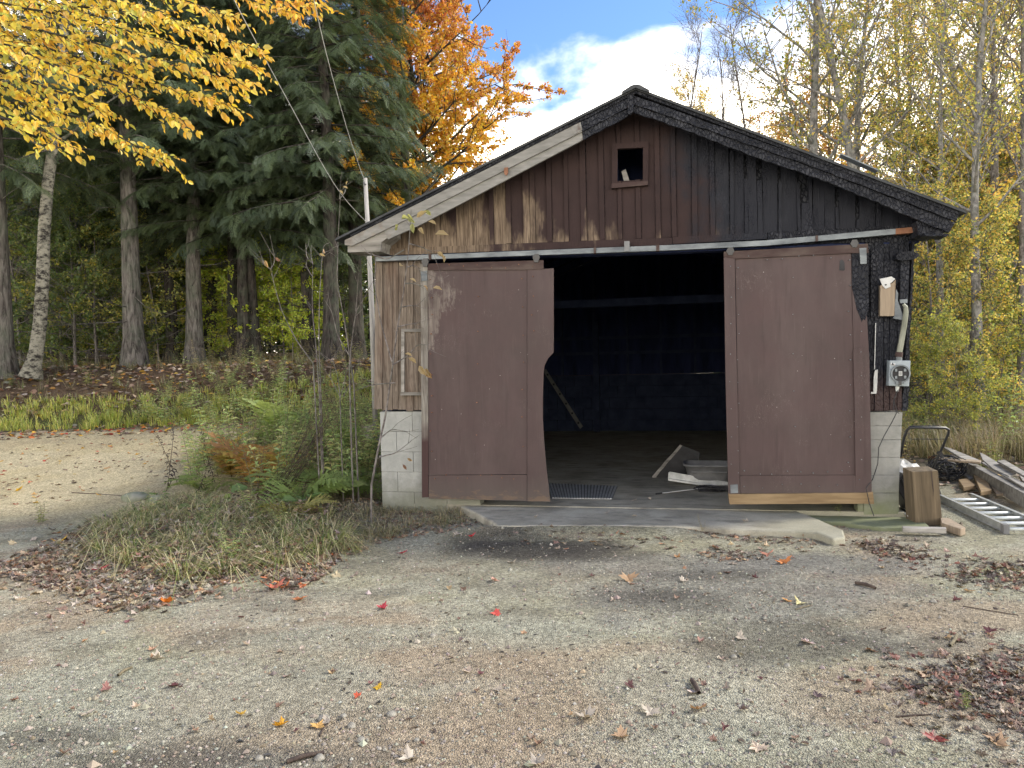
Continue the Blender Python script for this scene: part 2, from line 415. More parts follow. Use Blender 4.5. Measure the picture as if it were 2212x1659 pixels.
def blockmat(name, a, b, moss=.5, dirt=.5):
    m, t, bs = newmat(name); co = t.coord('Object'); ux, uy, uz = t.sep(co)
    n = t.noise(co, 6, 5, .65); f = t.noise(co, 55, 4, .6)
    c = t.mix(t.rng(n, .35, .7), a, b)
    c = t.mix(t.rng(t.noise(t.mapping(co, (1, 1, .35)), 3, 5, .7), .53, .68, 0, .7), c, (.22, .215, .20))
    c = t.mix(t.rng(t.m('ADD', uz, t.m('MULTIPLY', n, .5)), .22, .62, dirt, 0), c, (.17, .165, .14))
    c = t.mix(t.rng(t.m('ADD', uz, t.m('MULTIPLY', n, .3)), .12, .42, moss, 0), c, (.15, .17, .075))
    k = t.rng(t.rand(), 0, 1, .92, 1.05); hs = t.add('ShaderNodeHueSaturation'); t.put(hs.inputs['Value'], k); t.put(hs.inputs['Color'], c)
    fin(t, bs, hs.outputs[0], .9, t.m('ADD', f, n), .5, .006, spec=.15); return m
M['block'] = blockmat('painted_block', (.27, .275, .258), (.37, .37, .348), .25, .75)
M['block_right'] = blockmat('pale_concrete_block', (.215, .215, .197), (.31, .305, .283), .75, .15)

m, t, bs = newmat('garage_concrete'); co = t.coord('Object'); ux, uy, uz = t.sep(co)
n = t.noise(co, 1.6, 6, .62); f = t.noise(co, 70, 4, .65); n2 = t.noise(t.mapping(co, (1, 2, 1), (3, 1, 0)), 3.2, 5, .6)
c = t.mix(t.rng(n, .36, .64), (.27, .25, .20), (.42, .395, .325))
c = t.mix(t.rng(n2, .50, .66, 0, .7), c, (.15, .135, .112))
c = t.mix(t.rng(ux, U(1560), U(1700), 0, .65), c, t.mix(n, (.24, .235, .165), (.36, .345, .265)))
c = t.mix(t.rng(f, .35, .7, .25, 0), c, (.06, .06, .055))
fin(t, bs, c, .9, t.m('ADD', f, n), .5, .006, spec=.15); M['concrete'] = m

# ------------------------------------------------------------------ ground, one sheet with a worked-in bank, drive and forest floor
def axis(parts):
    out = [parts[0][0]]
    for a, b, n in parts: out += list(np.linspace(a, b, n + 1)[1:])
    return np.array(out)
gx = axis([(-420, -60, 12), (-60, -16, 44), (-16, -7, 60), (-7, 7, 180), (7, 16, 45), (16, 60, 40), (60, 420, 12)])
gy = axis([(-60, 0, 10), (0, 2.4, 12), (2.4, 10.5, 125), (10.5, 22, 80), (22, 60, 60), (60, 600, 16)])
X, Y = np.meshgrid(gx, gy); Zg = H(X, Y)

def blob(px, py, rx, ry):                           # soft patch under a pixel of the photo, sized in metres
    q = gp(px, py); a = ((X - q.x) / rx) ** 2 + ((Y - q.y) / ry) ** 2
    a = a * (0.25 + 1.5 * fbm(X * 3.1 + px, Y * 3.1 + py, 4)); return 1 - ss(.35, 1.5, a)
C = np.zeros(X.shape + (3,)); XL = xloc(X, Y)
mixc = lambda C, f, c: C * (1 - f[..., None]) + np.array(c) * f[..., None]
nA = fbm(X * .8 + 4, Y * .8 + 9, 5); nB = fbm(X * 2.3 + 1, Y * 2.3 + 2, 4); nC = fbm(X * 7, Y * 7, 3); nD = fbm(X * .45 + 30, Y * .9 + 3, 4)
C[:] = (.262, .246, .180)
C = mixc(C, ss(.46, .60, nA), (.275, .224, .166))            # tan sandy patches
C = mixc(C, .55 * ss(.52, .66, nB), (.30, .285, .235))
C = mixc(C, .40 * ss(.55, .70, nD), (.135, .125, .105))
nE = fbm(X * 1.7 + 60, Y * 3.4 + 20, 5); C = mixc(C, .55 * ss(.50, .66, nE), (.150, .138, .112)); C = mixc(C, .45 * ss(.52, .64, fbm(X * 3 + 8, Y * 5 + 3, 5)), (.33, .315, .255))
for q in ((1150, 1540, .75, .35), (1000, 1420, .6, .4), (1330, 1430, .8, .4), (1900, 1500, .7, .4), (1050, 1600, .6, .2), (2080, 1330, .7, .35), (640, 1500, .5, .2)):
    C = mixc(C, .75 * blob(*q), (.270, .214, .156))
for q in ((1500, 1480, .5, .45), (1180, 1370, .5, .3), (330, 1500, 1.2, .5), (1450, 1590, .5, .25), (750, 1380, .8, .25)):
    C = mixc(C, .6 * blob(*q), (.275, .268, .215))
for q in ((1590, 1290, 1.3, .55), (1480, 1220, 1.3, .35), (1750, 1220, .9, .35)):
    C = mixc(C, .6 * blob(*q), (.165, .158, .148))
for q, c_ in (((1150, 1185, .85, .34), .85), ((1060, 1165, .5, .3), .6), ((1680, 1385, .62, .36), .52), ((1475, 1300, .42, .24), .42), ((1400, 1285, .4, .16), .5), ((1290, 1200, .6, .25), .6), ((330, 1640, .6, .12), .5), ((60, 1600, .5, .15), .5), ((1560, 1240, .5, .15), .5), ((620, 1640, .5, .1), .4)):
    C = mixc(C, c_ * blob(*q), (.062, .056, .052))
# the drive on the left
dr = ss(-1.6, -2.6, X + .12 * (Y - 9)) * ss(7.6, 9.2, Y + .25 * (X + 4)) * (1 - ss(15.2, 16.1, Y + .5 * nB - .25))
C = mixc(C, dr, (.375, .318, .205)); C = mixc(C, dr * .5 * ss(.5, .64, nB), (.31, .25, .165)); C = mixc(C, dr * .5 * ss(.52, .62, nA), (.40, .35, .25))
# grass verge, then leaf-strewn bank and forest floor
wl = np.maximum(1 - ss(-3.0, -1.6, XL), ss(18.0, 20, Y))
vg = wl * ss(15.0, 15.9, Y + .6 * nB - .3)
C = mixc(C, vg, (.085, .085, .035)); C = mixc(C, vg * ss(16.2, 17.3, Y + nB - .5), (.105, .072, .048))
C = mixc(C, vg * ss(18, 22, Y) * .8, (.050, .036, .026))
md = np.exp(-(((X + 2.55) / 1.05) ** 2 + ((Y - 8.3) / 1.35) ** 2) ** 1.5)
C = mixc(C, .85 * md, (.075, .062, .042))
rt_ = ss(4.6, 5.6, X) * ss(8.6, 10.5, Y)
C = mixc(C, .75 * rt_ * ss(.36, .56, nB + .15 * ss(10, 13, Y)), (.10, .080, .052)); C = mixc(C, .7 * blob(2110, 1005, .5, .25), (.16, .19, .05)); C = mixc(C, .5 * blob(2190, 1240, .4, .2), (.13, .15, .05))
gv = (1 - vg) * (1 - .85 * md) * (1 - .75 * rt_)
C = C * (1 + (np.array([.30, .31, .27]) * gv[..., None])) * (0.84 + .32 * nC[..., None])
ny, nx = X.shape; idx = np.arange(ny * nx).reshape(ny, nx)
quads = np.stack([idx[:-1, :-1], idx[:-1, 1:], idx[1:, 1:], idx[1:, :-1]], -1).reshape(-1, 4)
m, t, bs = newmat('gravel_ground'); co = t.coord('Object'); c = t.attr('col')
f1 = t.noise(co, 34, 5, .7); v1 = t.vor(co, 105); v1c = t.vor(co, 105, out=1); v2 = t.vor(co, 38, out=1); pch = t.noise(co, 3.5, 4, .6)
k = t.rng(t.sep(v1c)[0], 0, 1, .66, 1.34); k2 = t.rng(t.sep(v2)[1], 0, 1, .82, 1.18)
k = t.m('MULTIPLY', t.m('MULTIPLY', k, k2), t.rng(f1, .28, .72, .62, 1.35))
hs = t.add('ShaderNodeHueSaturation'); t.put(hs.inputs['Value'], k); t.put(hs.inputs['Color'], c)
b = t.m('ADD', t.m('MULTIPLY', v1, -.8), t.m('ADD', t.m('MULTIPLY', f1, 1.2), pch))
fin(t, bs, hs.outputs[0], .95, b, .9, .026, spec=.1); M['ground'] = m
obj('ground', mesh_np('ground', np.stack([X, Y, Zg], -1).reshape(-1, 3), quads, C.reshape(-1, 3), True), M['ground'], kind='structure')

# ------------------------------------------------------------------ the garage
D = 9.0; rg = random.Random(11)
G = thing('burned_garage', 'weathered brown garage with fire-blackened right half, open sliding doors and low gable roof', 'garage', GO, -YAW)
def za(x, y): return ((1000 + x / 2.212) / 1.38879, (230 + y / 2.212) / 1.38879)       # enlargements the measurements were read from
def zb(x, y): return ((1900 + x / 2.212) / 1.38879, (230 + y / 2.212) / 1.38879)
def zc(x, y): return ((2120 + x / 1.803) / 1.38879, (700 + y / 1.803) / 1.38879)
def ze(x, y): return ((2560 + x / 3.017) / 1.38879, (700 + y / 3.017) / 1.38879)
def rough(pts, amp, step=.06, seed=0):
    q = random.Random(seed); out = []
    for i in range(len(pts)):
        a, b = pts[i], pts[(i + 1) % len(pts)]; L = math.hypot(b[0] - a[0], b[1] - a[1]); n = max(1, int(L / step))
        for k in range(n):
            f = k / n; x, y = a[0] + (b[0] - a[0]) * f, a[1] + (b[1] - a[1]) * f
            if k: x += q.uniform(-amp, amp); y += q.uniform(-amp, amp)
            out.append((x, y))
    return out
def piece(name, pts, y0, th, mat, parent=G, amp=0, step=.06, **pr):
    """a flat piece whose outline is measured in the photo on the plane y0 of the front wall, given its real thickness th"""
    p = [gl(px, py, y0) for px, py in pts]
    if amp: p = rough(p, amp, step, rg.random())
    return obj(name, MB().prism(p, y0, y0 + th), mat, parent, **pr)
def rect(name, u0, u1, z0, z1, y0, th, mat, parent=G, **pr):
    return obj(name, MB().box(u0, u1, y0, y0 + th, z0, z1), mat, parent, **pr)

RL, RA, RR = gl(724, 517, -.36), gl(1373, 190, -.36), gl(2087, 457, -.36)
def zroof(u):
    a, b = (RL, RA) if u < RA[0] else (RA, RR)
    return a[1] + (b[1] - a[1]) * (u - a[0]) / (b[0] - a[0])
uL, uR = U(816), U(1966)

# roof: two metal sheets with standing ribs over sheathing, ridge cap
for a, b, nm in ((RL, RA, 0), (RA, RR, 1)):
    mb = MB().prism([(a[0], a[1]), (b[0], b[1]), (b[0], b[1] - .018), (a[0], a[1] - .018)], -.37, D + .3)
    for k in range(24):
        y = -.34 + k * .4
        mb.prism([(a[0], a[1] + .018), (b[0], b[1] + .018), (b[0], b[1] - .004), (a[0], a[1] - .004)], y, y + .04)
    sh = obj('roof_sheet', mb, M['roof'], G)
    i0, i1 = (.05, 1.0) if nm == 0 else (0.0, .985)
    P0 = (a[0] + (b[0] - a[0]) * i0, a[1] + (b[1] - a[1]) * i0 - .020); P1 = (a[0] + (b[0] - a[0]) * i1, a[1] + (b[1] - a[1]) * i1 - .020)
    obj('roof_sheathing', MB().prism([P0, P1, (P1[0], P1[1] - .03), (P0[0], P0[1] - .03)], -.345, D + .25), M['char'], sh)
mb = MB(); s_ = .13
mb.prism([(RA[0] - .14, zroof(RA[0] - .14) + .020), (RA[0] - .05, RA[1] + .012), (RA[0] - .02, RA[1] + .022), (RA[0] + .02, RA[1] + .022), (RA[0] + .05, RA[1] + .012), (RA[0] + .14, zroof(RA[0] + .14) + .020), (RA[0] + .14, zroof(RA[0] + .14) - .006), (RA[0], RA[1] - .01), (RA[0] - .14, zroof(RA[0] - .14) - .006)], -.40, D + .32)
obj('ridge_cap', mb, M['roof'], G)
# loose metal lip lifted from the right slope
q0, q1 = gl(1815, 333, -.3), gl(1895, 368, -.3)
obj('lifted_flashing', MB().prism([(q0[0], q0[1]), (q1[0], q1[1]), (q1[0], q1[1] - .012), (q0[0], q0[1] - .012)], -.34, -.22), M['steel'], G)

# fascia boards
FY = -.335
piece('fascia_board', [(744.5, 519), (1254, 263.3), (1257, 284), (882.8, 471.6), (760, 531), (744.5, 529)], FY, .03, M['fascia'], label='upper grey-white fascia board of the left slope')
piece('fascia_board', [(830, 498), (882.8, 473), (1257, 285.5), (1259, 302), (1013, 430.9), (905, 487), (838, 517)], FY + .022, .03, M['fascia'], label='lower grey-white fascia board of the left slope')
piece('fascia_board', [(1255, 263.0), (1357, 211.5), (1357, 232), (1257.5, 284)], FY + .004, .03, M['char'], amp=.004, label='charred upper fascia stub left of the peak')
piece('fascia_board', [(1258, 285.5), (1357, 233.5), (1357, 250), (1260, 302)], FY + .024, .03, M['char'], amp=.005, label='charred lower fascia stub left of the peak')
piece('peak_block', [(1356, 209), (1368.5, 205), (1368.5, 240), (1360, 247), (1356, 244)], FY - .012, .05, M['char'], amp=.003)
piece('fascia_board', [(1369.7, 207), (2073, 459.5), (2066, 478), (1768.4, 364.2), (1369.7, 225)], FY, .035, M['char'], amp=.004, label='charred upper fascia board of the right slope')
piece('fascia_board', [(1369.7, 227), (1768.4, 366), (2064, 480), (2050, 503), (1986.5, 476), (1791.2, 393.5), (1628.5, 338.1), (1498.3, 286), (1369.7, 243)], FY + .025, .035, M['char'], amp=.007, label='charred lower fascia board of the right slope')
piece('eave_return', [(751, 529), (843.7, 484), (845.4, 507.4), (824, 523), (822, 543.2), (751, 544.8)], FY + .03, .34, M['grey_lumber'], amp=.003)
piece('eave_return', [(1980, 478), (2060, 480), (2040, 503), (2012, 512), (1984, 508)], FY + .064, .30, M['char'], amp=.01, label='blackened return under the right eave')
piece('soffit_scrap', [(1996, 503), (2052, 505), (2044, 511), (1998, 509)], FY - .02, .22, M['char'], amp=.006)
piece('hook', [za(1133, 605), za(1158, 600), za(1158, 640), za(1146, 655), za(1133, 645)], FY - .02, .02, M['rust'])
# light repair splints nailed at the fascia joint
piece('splice_plate', [za(1575, 335), za(1640, 303), za(1652, 350), za(1600, 385)], FY - .008, .008, M['fascia'])

# gable boards and battens
px_line = [za(x, 1100)[0] for x in (330, 425, 500, 560, 605, 715, 820, 930, 1040, 1070, 1150, 1185, 1265, 1310, 1345, 1420, 1455, 1535, 1565, 1645, 1685, 1770, 1805, 1890, 1920, 2010, 2045, 2140)] + \
          [zb(x, 1000)[0] for x in (150, 185, 255, 290, 390, 428, 510, 545, 640, 668, 740, 765, 825, 860, 960, 985, 1090, 1112, 1165, 1190, 1270, 1340, 1365, 1475, 1500, 1605, 1640, 1760, 1895)]
px_line = [p for i, p in enumerate(px_line) if i == 0 or p > px_line[i - 1] + 1]
def trim_y(px): return np.interp(px, [815, 827.5, 1440, 1657.9, 1990], [537.2, 536.7, 512.3, 500.9, 486])
W0, W1 = gl(*za(1885, 695)), gl(*za(2055, 470))
proto_n = 0
for a, b in zip(px_line[:-1], px_line[1:]):
    u0, u1 = gl(a, trim_y(a))[0] + .002, gl(b, trim_y(b))[0] - .002
    wdt = u1 - u0; bat = wdt < .088
    z0 = gl((a + b) / 2, trim_y((a + b) / 2))[1] - .01 + rg.uniform(0, .008)
    y0 = -.020 if bat else rg.uniform(-.003, .004); th = .02 if bat else .022
    tl, tr = zroof(u0) - .06, zroof(u1) - .06
    if u0 < RA[0] < u1: tl = tr = min(tl, tr)
    if tl < z0 + .03 and tr < z0 + .03: continue
    tl = max(tl, z0 + .01); tr = max(tr, z0 + .01)
    lean = rg.uniform(-.004, .004)
    mb = MB()
    if bat and a > 1500: lean += rg.uniform(-.012, .010)
    if u1 > W0[0] and u0 < W1[0]:
        if True:
            m2 = MB().prism([(u0, W1[1] + .001), (u1, W1[1] + .001), (u1, tr), (u0, tl)], y0, y0 + th)
            obj('batten' if bat else 'gable_board', m2, M['siding'], G)
        mb.prism([(u0, z0), (u1, z0), (u1, W0[1]), (u0, W0[1])], y0, y0 + th)
        if u0 < W0[0]: mb.prism([(u0, W0[1]), (W0[0], W0[1]), (W0[0], W1[1]), (u0, W1[1])], y0, y0 + th)
        if u1 > W1[0]: mb.prism([(W1[0], W0[1]), (u1, W0[1]), (u1, W1[1]), (W1[0], W1[1])], y0, y0 + th)
    else:
        top = min(tl, tr) - (rg.uniform(.05, .35) if bat and a > 1560 else 0)
        P = [(u0, z0), (u1, z0), (u1 + lean, tr if not bat else max(z0 + .05, top)), (u0 + lean, tl if not bat else max(z0 + .05, top))]
        mb.prism(rough(P, .0022, .09, rg.random()) if a > 1480 else P, y0, y0 + th)
    obj('batten' if bat else 'gable_board', mb, M['siding'], G)
# dark sheathing behind so that joints read dark, with the loft opening left open
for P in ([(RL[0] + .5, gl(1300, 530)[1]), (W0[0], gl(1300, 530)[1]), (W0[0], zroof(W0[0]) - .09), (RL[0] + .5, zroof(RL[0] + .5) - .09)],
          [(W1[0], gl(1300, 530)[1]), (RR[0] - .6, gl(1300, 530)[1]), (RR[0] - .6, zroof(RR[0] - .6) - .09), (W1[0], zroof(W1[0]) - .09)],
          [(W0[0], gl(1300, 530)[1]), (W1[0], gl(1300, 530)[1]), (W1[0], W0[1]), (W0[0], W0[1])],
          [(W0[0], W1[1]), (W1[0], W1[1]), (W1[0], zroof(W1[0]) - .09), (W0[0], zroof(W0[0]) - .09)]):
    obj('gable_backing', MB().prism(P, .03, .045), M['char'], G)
# loft window frame
wf = piece('loft_window', [za(1850, 445), za(2090, 428), za(2092, 468), za(1850, 480)], -.045, .045, M['siding'])
piece('frame', [za(1850, 480), za(1886, 478), za(1884, 706), za(1848, 708)], -.045, .045, M['siding'], wf)
piece('frame', [za(2055, 472), za(2092, 468), za(2088, 690), za(2054, 694)], -.045, .045, M['siding'], wf)
piece('sill', [za(1846, 708), za(2088, 690), za(2088, 718), za(1846, 740)], -.065, .065, M['rail_wood'], wf)
for u_ in (W0[0] - .02, W1[0] - .002): rect('jamb', u_, u_ + .022, W0[1] - .02, W1[1] + .02, .002, .12, M['soot'], wf)
obj('loft_stick', MB().prism([gl(*za(1912, 630), .10), gl(*za(1940, 615), .10), gl(*za(1968, 700), .10), gl(*za(1930, 700), .10)], .09, .13), M['grey_lumber'], G)
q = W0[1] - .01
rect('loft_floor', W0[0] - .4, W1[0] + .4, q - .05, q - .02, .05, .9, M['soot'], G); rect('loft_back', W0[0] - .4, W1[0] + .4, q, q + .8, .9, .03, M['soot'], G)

# header trim and door track
piece('header_board', [(826, 537.5), (1440, 513.2), (1452, 513), (1452, 527), (1440, 529), (818, 552)], -.024, .03, M['siding'], amp=.0015)
piece('header_board', [(1453, 512), (1657, 501.5), (1657, 516), (1453, 527)], -.026, .03, M['siding'])
piece('header_board', [(1658.5, 501.5), (1985, 485), (1985, 520), (1658.5, 530)], -.020, .03, M['char'], amp=.006)
piece('opening_lintel', [(818, 553), (1455, 528), (1985, 508), (1985, 524), (1455, 545), (818, 566)], .005, .16, M['soot'])
TY = -.115
tr = piece('door_track', [(811, 554.6), (1440, 529.5), (1657, 519), (1982, 489.6), (1982, 501.4), (1657, 530.5), (1440, 540.8), (811, 564.2)], TY, .075, M['steel'])
piece('track_end', [(1935, 493.8), (1982, 489.4), (1982, 501.6), (1935, 505.8)], TY - .004, .083, M['rust'], tr)
for x0, y0 in (za(1735, 1130), za(2150, 1120), zb(165, 1110), zb(1218, 1050), za(640, 1190)):
    y0 = float(np.interp(x0, [811, 1440, 1657, 1982], [559.4, 535.1, 524.7, 495.5]))
    piece('bracket', [(x0 - 2.5, y0 - 6.5), (x0 + 2.5, y0 - 6.5), (x0 + 2.5, y0 + 6), (x0 - 2.5, y0 + 6)], TY - .012, .10, M['rail_wood'], tr)
piece('joint_plate', [za(1930, 1092), za(1965, 1090), za(1965, 1158), za(1930, 1160)], TY - .010, .09, M['tub'], tr)

# lower left wall
xs = (811, 826, 848.5, 860, 877.5, 892.5, 911)
yb = (884, 886, 884.5, 885, 888, 886)
for i in range(6):
    piece('wall_board', [(xs[i] + .4, 561.5 - .04 * (xs[i] - 811)), (xs[i + 1] - .4, 561.5 - .04 * (xs[i + 1] - 811)), (xs[i + 1] - .6 + (1.5 if i == 5 else 0), yb[i]), (xs[i] - (3 if i == 0 else 0) + .2, yb[i])], rg.uniform(-.006, .006) - (.018 if i in (0, 2, 4) else 0), .022, M['siding_grey'])
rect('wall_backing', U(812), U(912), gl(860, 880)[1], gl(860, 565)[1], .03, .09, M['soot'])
bw = piece('boarded_window', [(873, 716), (912, 716), (912, 848), (873, 848)], -.030, .012, M['siding_grey'])
piece('frame', [(866.5, 710), (912, 710), (912, 716.5), (866.5, 716.5)], -.055, .035, M['grey_lumber'], bw)
piece('frame', [(866.5, 717), (873, 717), (873, 847), (866.5, 847)], -.055, .035, M['grey_lumber'], bw)
piece('sill', [(865, 847.5), (912, 847.5), (912, 854), (865, 854)], -.060, .04, M['grey_lumber'], bw)
piece('panel_strip', [(884, 722), (903, 719), (903, 846), (884, 846)], -.038, .007, M['siding_grey'], bw)

# block work under the left wall, one block at a time
z_t = gl(860, 889)[1]; z_b = -.10; hgt = (z_t - z_b) / 5; ulx = U(815)
for k in range(5):
    z1 = z_t - k * hgt; z0 = z1 - hgt
    off = .2 if k % 2 else 0
    x = ulx - off
    while x < U(1000):
        a, b = max(x, ulx), x + .40
        if b - a > .03: bevel(obj('concrete_block', MB().box(a + .0015, b - .0015, rg.uniform(-.002, .002), .19, z0 + .0015, z1 - .0015), M['block'], G), .003, 2)
        x += .40
rect('mortar_core', ulx + .02, U(990), z_b, z_t - .02, .014, .17, M['block'])
# right-hand pier, block courses
ly = [965, 1041, 1117, 1212, 1308, 1405, 1512]
for k in range(6):
    pl_ = [zc(865 - 3 * k, ly[k] + .7), zc(1060 - 4.2 * k, ly[k] + .7), zc(1060 - 4.2 * (k + 1), ly[k + 1] - .7), zc(865 - 3 * k, ly[k + 1] - .7)]
    if k == 5: pl_[2] = zc(1036, 1518); pl_[3] = zc(850, 1522)
    bevel(piece('concrete_block', pl_, rg.uniform(-.003, .003), .2, M['block_right']), .005, 2)
rect('mortar_core', U(1850), U(1940), -.1, gl(1900, 890)[1] - .02, .012, .17, M['block_right'])

# charred lower right wall
cx = [1868, 1889, 1909, 1922, 1942, 1952, 1964]
ct = [522, 521, 520, 519, 518, 517, 516]
for i in range(6):
    bot = 887.3 if i < 5 else 888
    top = ct[i]
    y0 = rg.uniform(-.006, .006) - (.02 if i in (1, 4) else 0)
    piece('wall_board', [(cx[i] + .4, top), (cx[i + 1] - .4, top), (cx[i + 1] - .4 - (.010 * 370 if i > 3 else 1), bot), (cx[i] + .4 - (.008 * 370 if i > 3 else 0), bot)], y0, .022, M['char_wall'], amp=.004 if i > 2 else .002, step=.08)
piece('corner_post', [ze(535, 60), ze(552, 70), ze(540, 480), ze(515, 900), ze(500, 1560), ze(482, 1606), ze(440, 1606), ze(470, 1100), ze(520, 500)], -.034, .15, M['char'], amp=.006)
rect('wall_backing', U(1870), U(1955), gl(1900, 885)[1], gl(1900, 515)[1], .03, .1, M['soot'])
br = piece('charred_bracket', [ze(430, 235), ze(508, 235), ze(496, 620), ze(420, 620)], -.07, .06, M['char'], amp=.004)
piece('cross_piece', [ze(388, 205), ze(415, 172), ze(520, 160), ze(592, 182), ze(596, 205), ze(560, 232), ze(440, 248), ze(392, 232)], -.11, .11, M['char'], br, amp=.003)
piece('charred_batten', [ze(160, 145), ze(212, 150), ze(214, 760), ze(158, 760)], -.03, .024, M['char'], amp=.004)
piece('bracket_plate', [ze(420, 598), ze(490, 594), ze(490, 630), ze(424, 632)], -.078, .008, M['steel'])
wt = piece('vinyl_strip', [ze(200, 812), ze(206, 812), ze(196, 1232), ze(189, 1232)], -.035, .012, M['white'])
piece('torn_end', [ze(196, 1240), ze(222, 1232), ze(214, 1420), ze(208, 1452), ze(160, 1452), ze(162, 1436), ze(182, 1436), ze(184, 1310)], -.036, .012, M['white'], wt)

# interior
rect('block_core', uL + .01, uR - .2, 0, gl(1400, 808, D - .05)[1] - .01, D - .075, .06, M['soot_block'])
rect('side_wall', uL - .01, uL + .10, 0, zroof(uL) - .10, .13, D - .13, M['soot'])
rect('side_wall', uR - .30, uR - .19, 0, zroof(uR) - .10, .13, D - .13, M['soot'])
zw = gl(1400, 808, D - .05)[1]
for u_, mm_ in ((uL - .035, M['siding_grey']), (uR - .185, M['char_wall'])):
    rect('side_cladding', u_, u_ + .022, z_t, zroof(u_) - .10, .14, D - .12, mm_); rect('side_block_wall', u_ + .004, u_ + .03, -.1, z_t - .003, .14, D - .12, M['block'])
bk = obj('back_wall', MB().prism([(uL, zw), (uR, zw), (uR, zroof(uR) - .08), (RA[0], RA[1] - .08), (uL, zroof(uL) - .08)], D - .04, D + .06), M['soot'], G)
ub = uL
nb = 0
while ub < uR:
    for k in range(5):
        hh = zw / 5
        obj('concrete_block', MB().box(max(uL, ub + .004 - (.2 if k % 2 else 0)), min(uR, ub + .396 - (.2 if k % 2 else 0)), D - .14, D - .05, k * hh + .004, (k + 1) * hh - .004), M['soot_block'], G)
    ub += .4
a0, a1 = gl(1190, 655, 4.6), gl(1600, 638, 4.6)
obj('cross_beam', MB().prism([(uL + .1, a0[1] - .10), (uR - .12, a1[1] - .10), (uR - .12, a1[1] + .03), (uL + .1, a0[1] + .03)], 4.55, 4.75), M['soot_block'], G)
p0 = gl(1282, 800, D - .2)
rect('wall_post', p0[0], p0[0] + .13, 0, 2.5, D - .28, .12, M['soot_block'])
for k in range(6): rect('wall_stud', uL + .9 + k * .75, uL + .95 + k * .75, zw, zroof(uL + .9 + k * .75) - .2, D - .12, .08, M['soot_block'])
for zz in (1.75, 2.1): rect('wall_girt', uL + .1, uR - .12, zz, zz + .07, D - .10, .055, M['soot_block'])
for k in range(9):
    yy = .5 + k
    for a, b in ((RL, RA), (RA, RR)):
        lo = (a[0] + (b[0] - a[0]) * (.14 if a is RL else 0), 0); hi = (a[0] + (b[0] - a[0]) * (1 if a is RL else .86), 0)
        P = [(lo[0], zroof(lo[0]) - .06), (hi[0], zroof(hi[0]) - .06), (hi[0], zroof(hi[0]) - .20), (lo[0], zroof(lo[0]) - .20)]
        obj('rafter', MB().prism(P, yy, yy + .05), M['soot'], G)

# ---- sliding doors
DY = -.135
dl = piece('sliding_door', [(921, 584), (1138, 583), (1138, 1024), (921, 1026)], DY + .012, .020, M['door_left'], label='left sliding door, brown panel with rubbed upper corner and bitten right edge')
piece('stile', [(908, 570), (923.5, 569), (925, 1074), (911.5, 1075)], DY, .045, M['stile'], dl)
piece('top_rail', [(924, 569.5), (1173.5, 562), (1173.5, 581), (1140, 582.5), (924, 583.5)], DY - .004, .045, M['rail_wood'], dl)
piece('edge_panel', [(1138.8, 583), (1196, 579.5), (1196, 761), (1184, 774), (1176.5, 789), (1174, 806), (1172.5, 860), (1172.5, 905), (1175, 950), (1180, 1010), (1184.5, 1045), (1188.5, 1083.5), (1138.8, 1083)], DY + .006, .022, M['door_left'], dl)
piece('kick_board', [(926, 1027), (1138, 1025.5), (1138, 1082), (926, 1077)], DY + .004, .026, M['door_left'], dl)
piece('corner_plate', [(909, 586), (922.5, 585), (923, 607), (909.5, 608)], DY - .008, .006, M['steel'], dl)
for x0 in (918, 1158):
    y0 = 567 - .04 * (x0 - 918)
    piece('hanger', [(x0 - 8, y0 - 3), (x0 - 3, y0 - 9), (x0 + 5, y0 - 9), (x0 + 8, y0 - 2), (x0 + 4, y0 + 9), (x0 - 4, y0 + 9)], DY - .018, .03, M['black_metal'], dl)
piece('edge_strip', [(1134.5, 590), (1138, 590), (1138, 1020), (1134.5, 1020)], DY + .008, .006, M['door_left'], dl)

dr_ = piece('sliding_door', [zc(155, 140), zc(782, 108), zc(786, 360), zc(800, 800), zc(806, 1306), zc(176, 1308), zc(165, 700)], DY + .010, .02, M['door_right'], label='right sliding door, brown panel framed by planks with charred top corner')
piece('stile', [zc(93, 130), zc(152, 128), zc(158, 500), zc(180, 1408), zc(118, 1410), zc(103, 800)], DY - .004, .045, M['door_right'], dr_)
piece('top_rail', [zc(93, 99), zc(872, 56), zc(876, 106), zc(782, 107), zc(154, 138), zc(93, 128)], DY - .008, .045, M['rail_wood'], dr_)
piece('charred_stile', [zc(784, 108), zc(876, 107), zc(874, 420), zc(864, 440), zc(857, 470), zc(848, 462), zc(838, 478), zc(826, 440), zc(812, 410), zc(800, 350), zc(787, 300)], DY + .002, .035, M['char'], dr_, amp=.003)
piece('stile', [zc(787, 302), zc(799, 352), zc(811, 412), zc(825, 442), zc(838, 480), zc(848, 464), zc(857, 472), zc(864, 442), zc(868, 470), zc(880, 680), zc(893, 1404), zc(852, 1404), zc(806, 1406), zc(800, 800)], DY + .001, .035, M['door_right'], dr_)
piece('stile', [zc(793, 634), zc(846, 612), zc(852, 1100), zc(852, 1310), zc(806, 1312), zc(800, 900)], DY - .012, .012, M['door_right'], dr_)
piece('bottom_rail', [zc(180, 1310), zc(804, 1308), zc(806, 1404), zc(182, 1406)], DY + .003, .03, M['door_right'], dr_)
piece('skid_beam', [zc(118, 1411), zc(868, 1404), zc(900, 1400), zc(906, 1464), zc(840, 1462), zc(124, 1466)], DY - .03, .085, M['raw_wood'], dr_, amp=.0015)
piece('plate', [zc(826, 80), zc(864, 78), zc(866, 164), zc(832, 166)], DY - .016, .007, M['steel'], dr_)
piece('plate', [zc(128, 1360), zc(168, 1358), zc(170, 1404), zc(130, 1406)], DY - .010, .005, M['steel'], dr_)
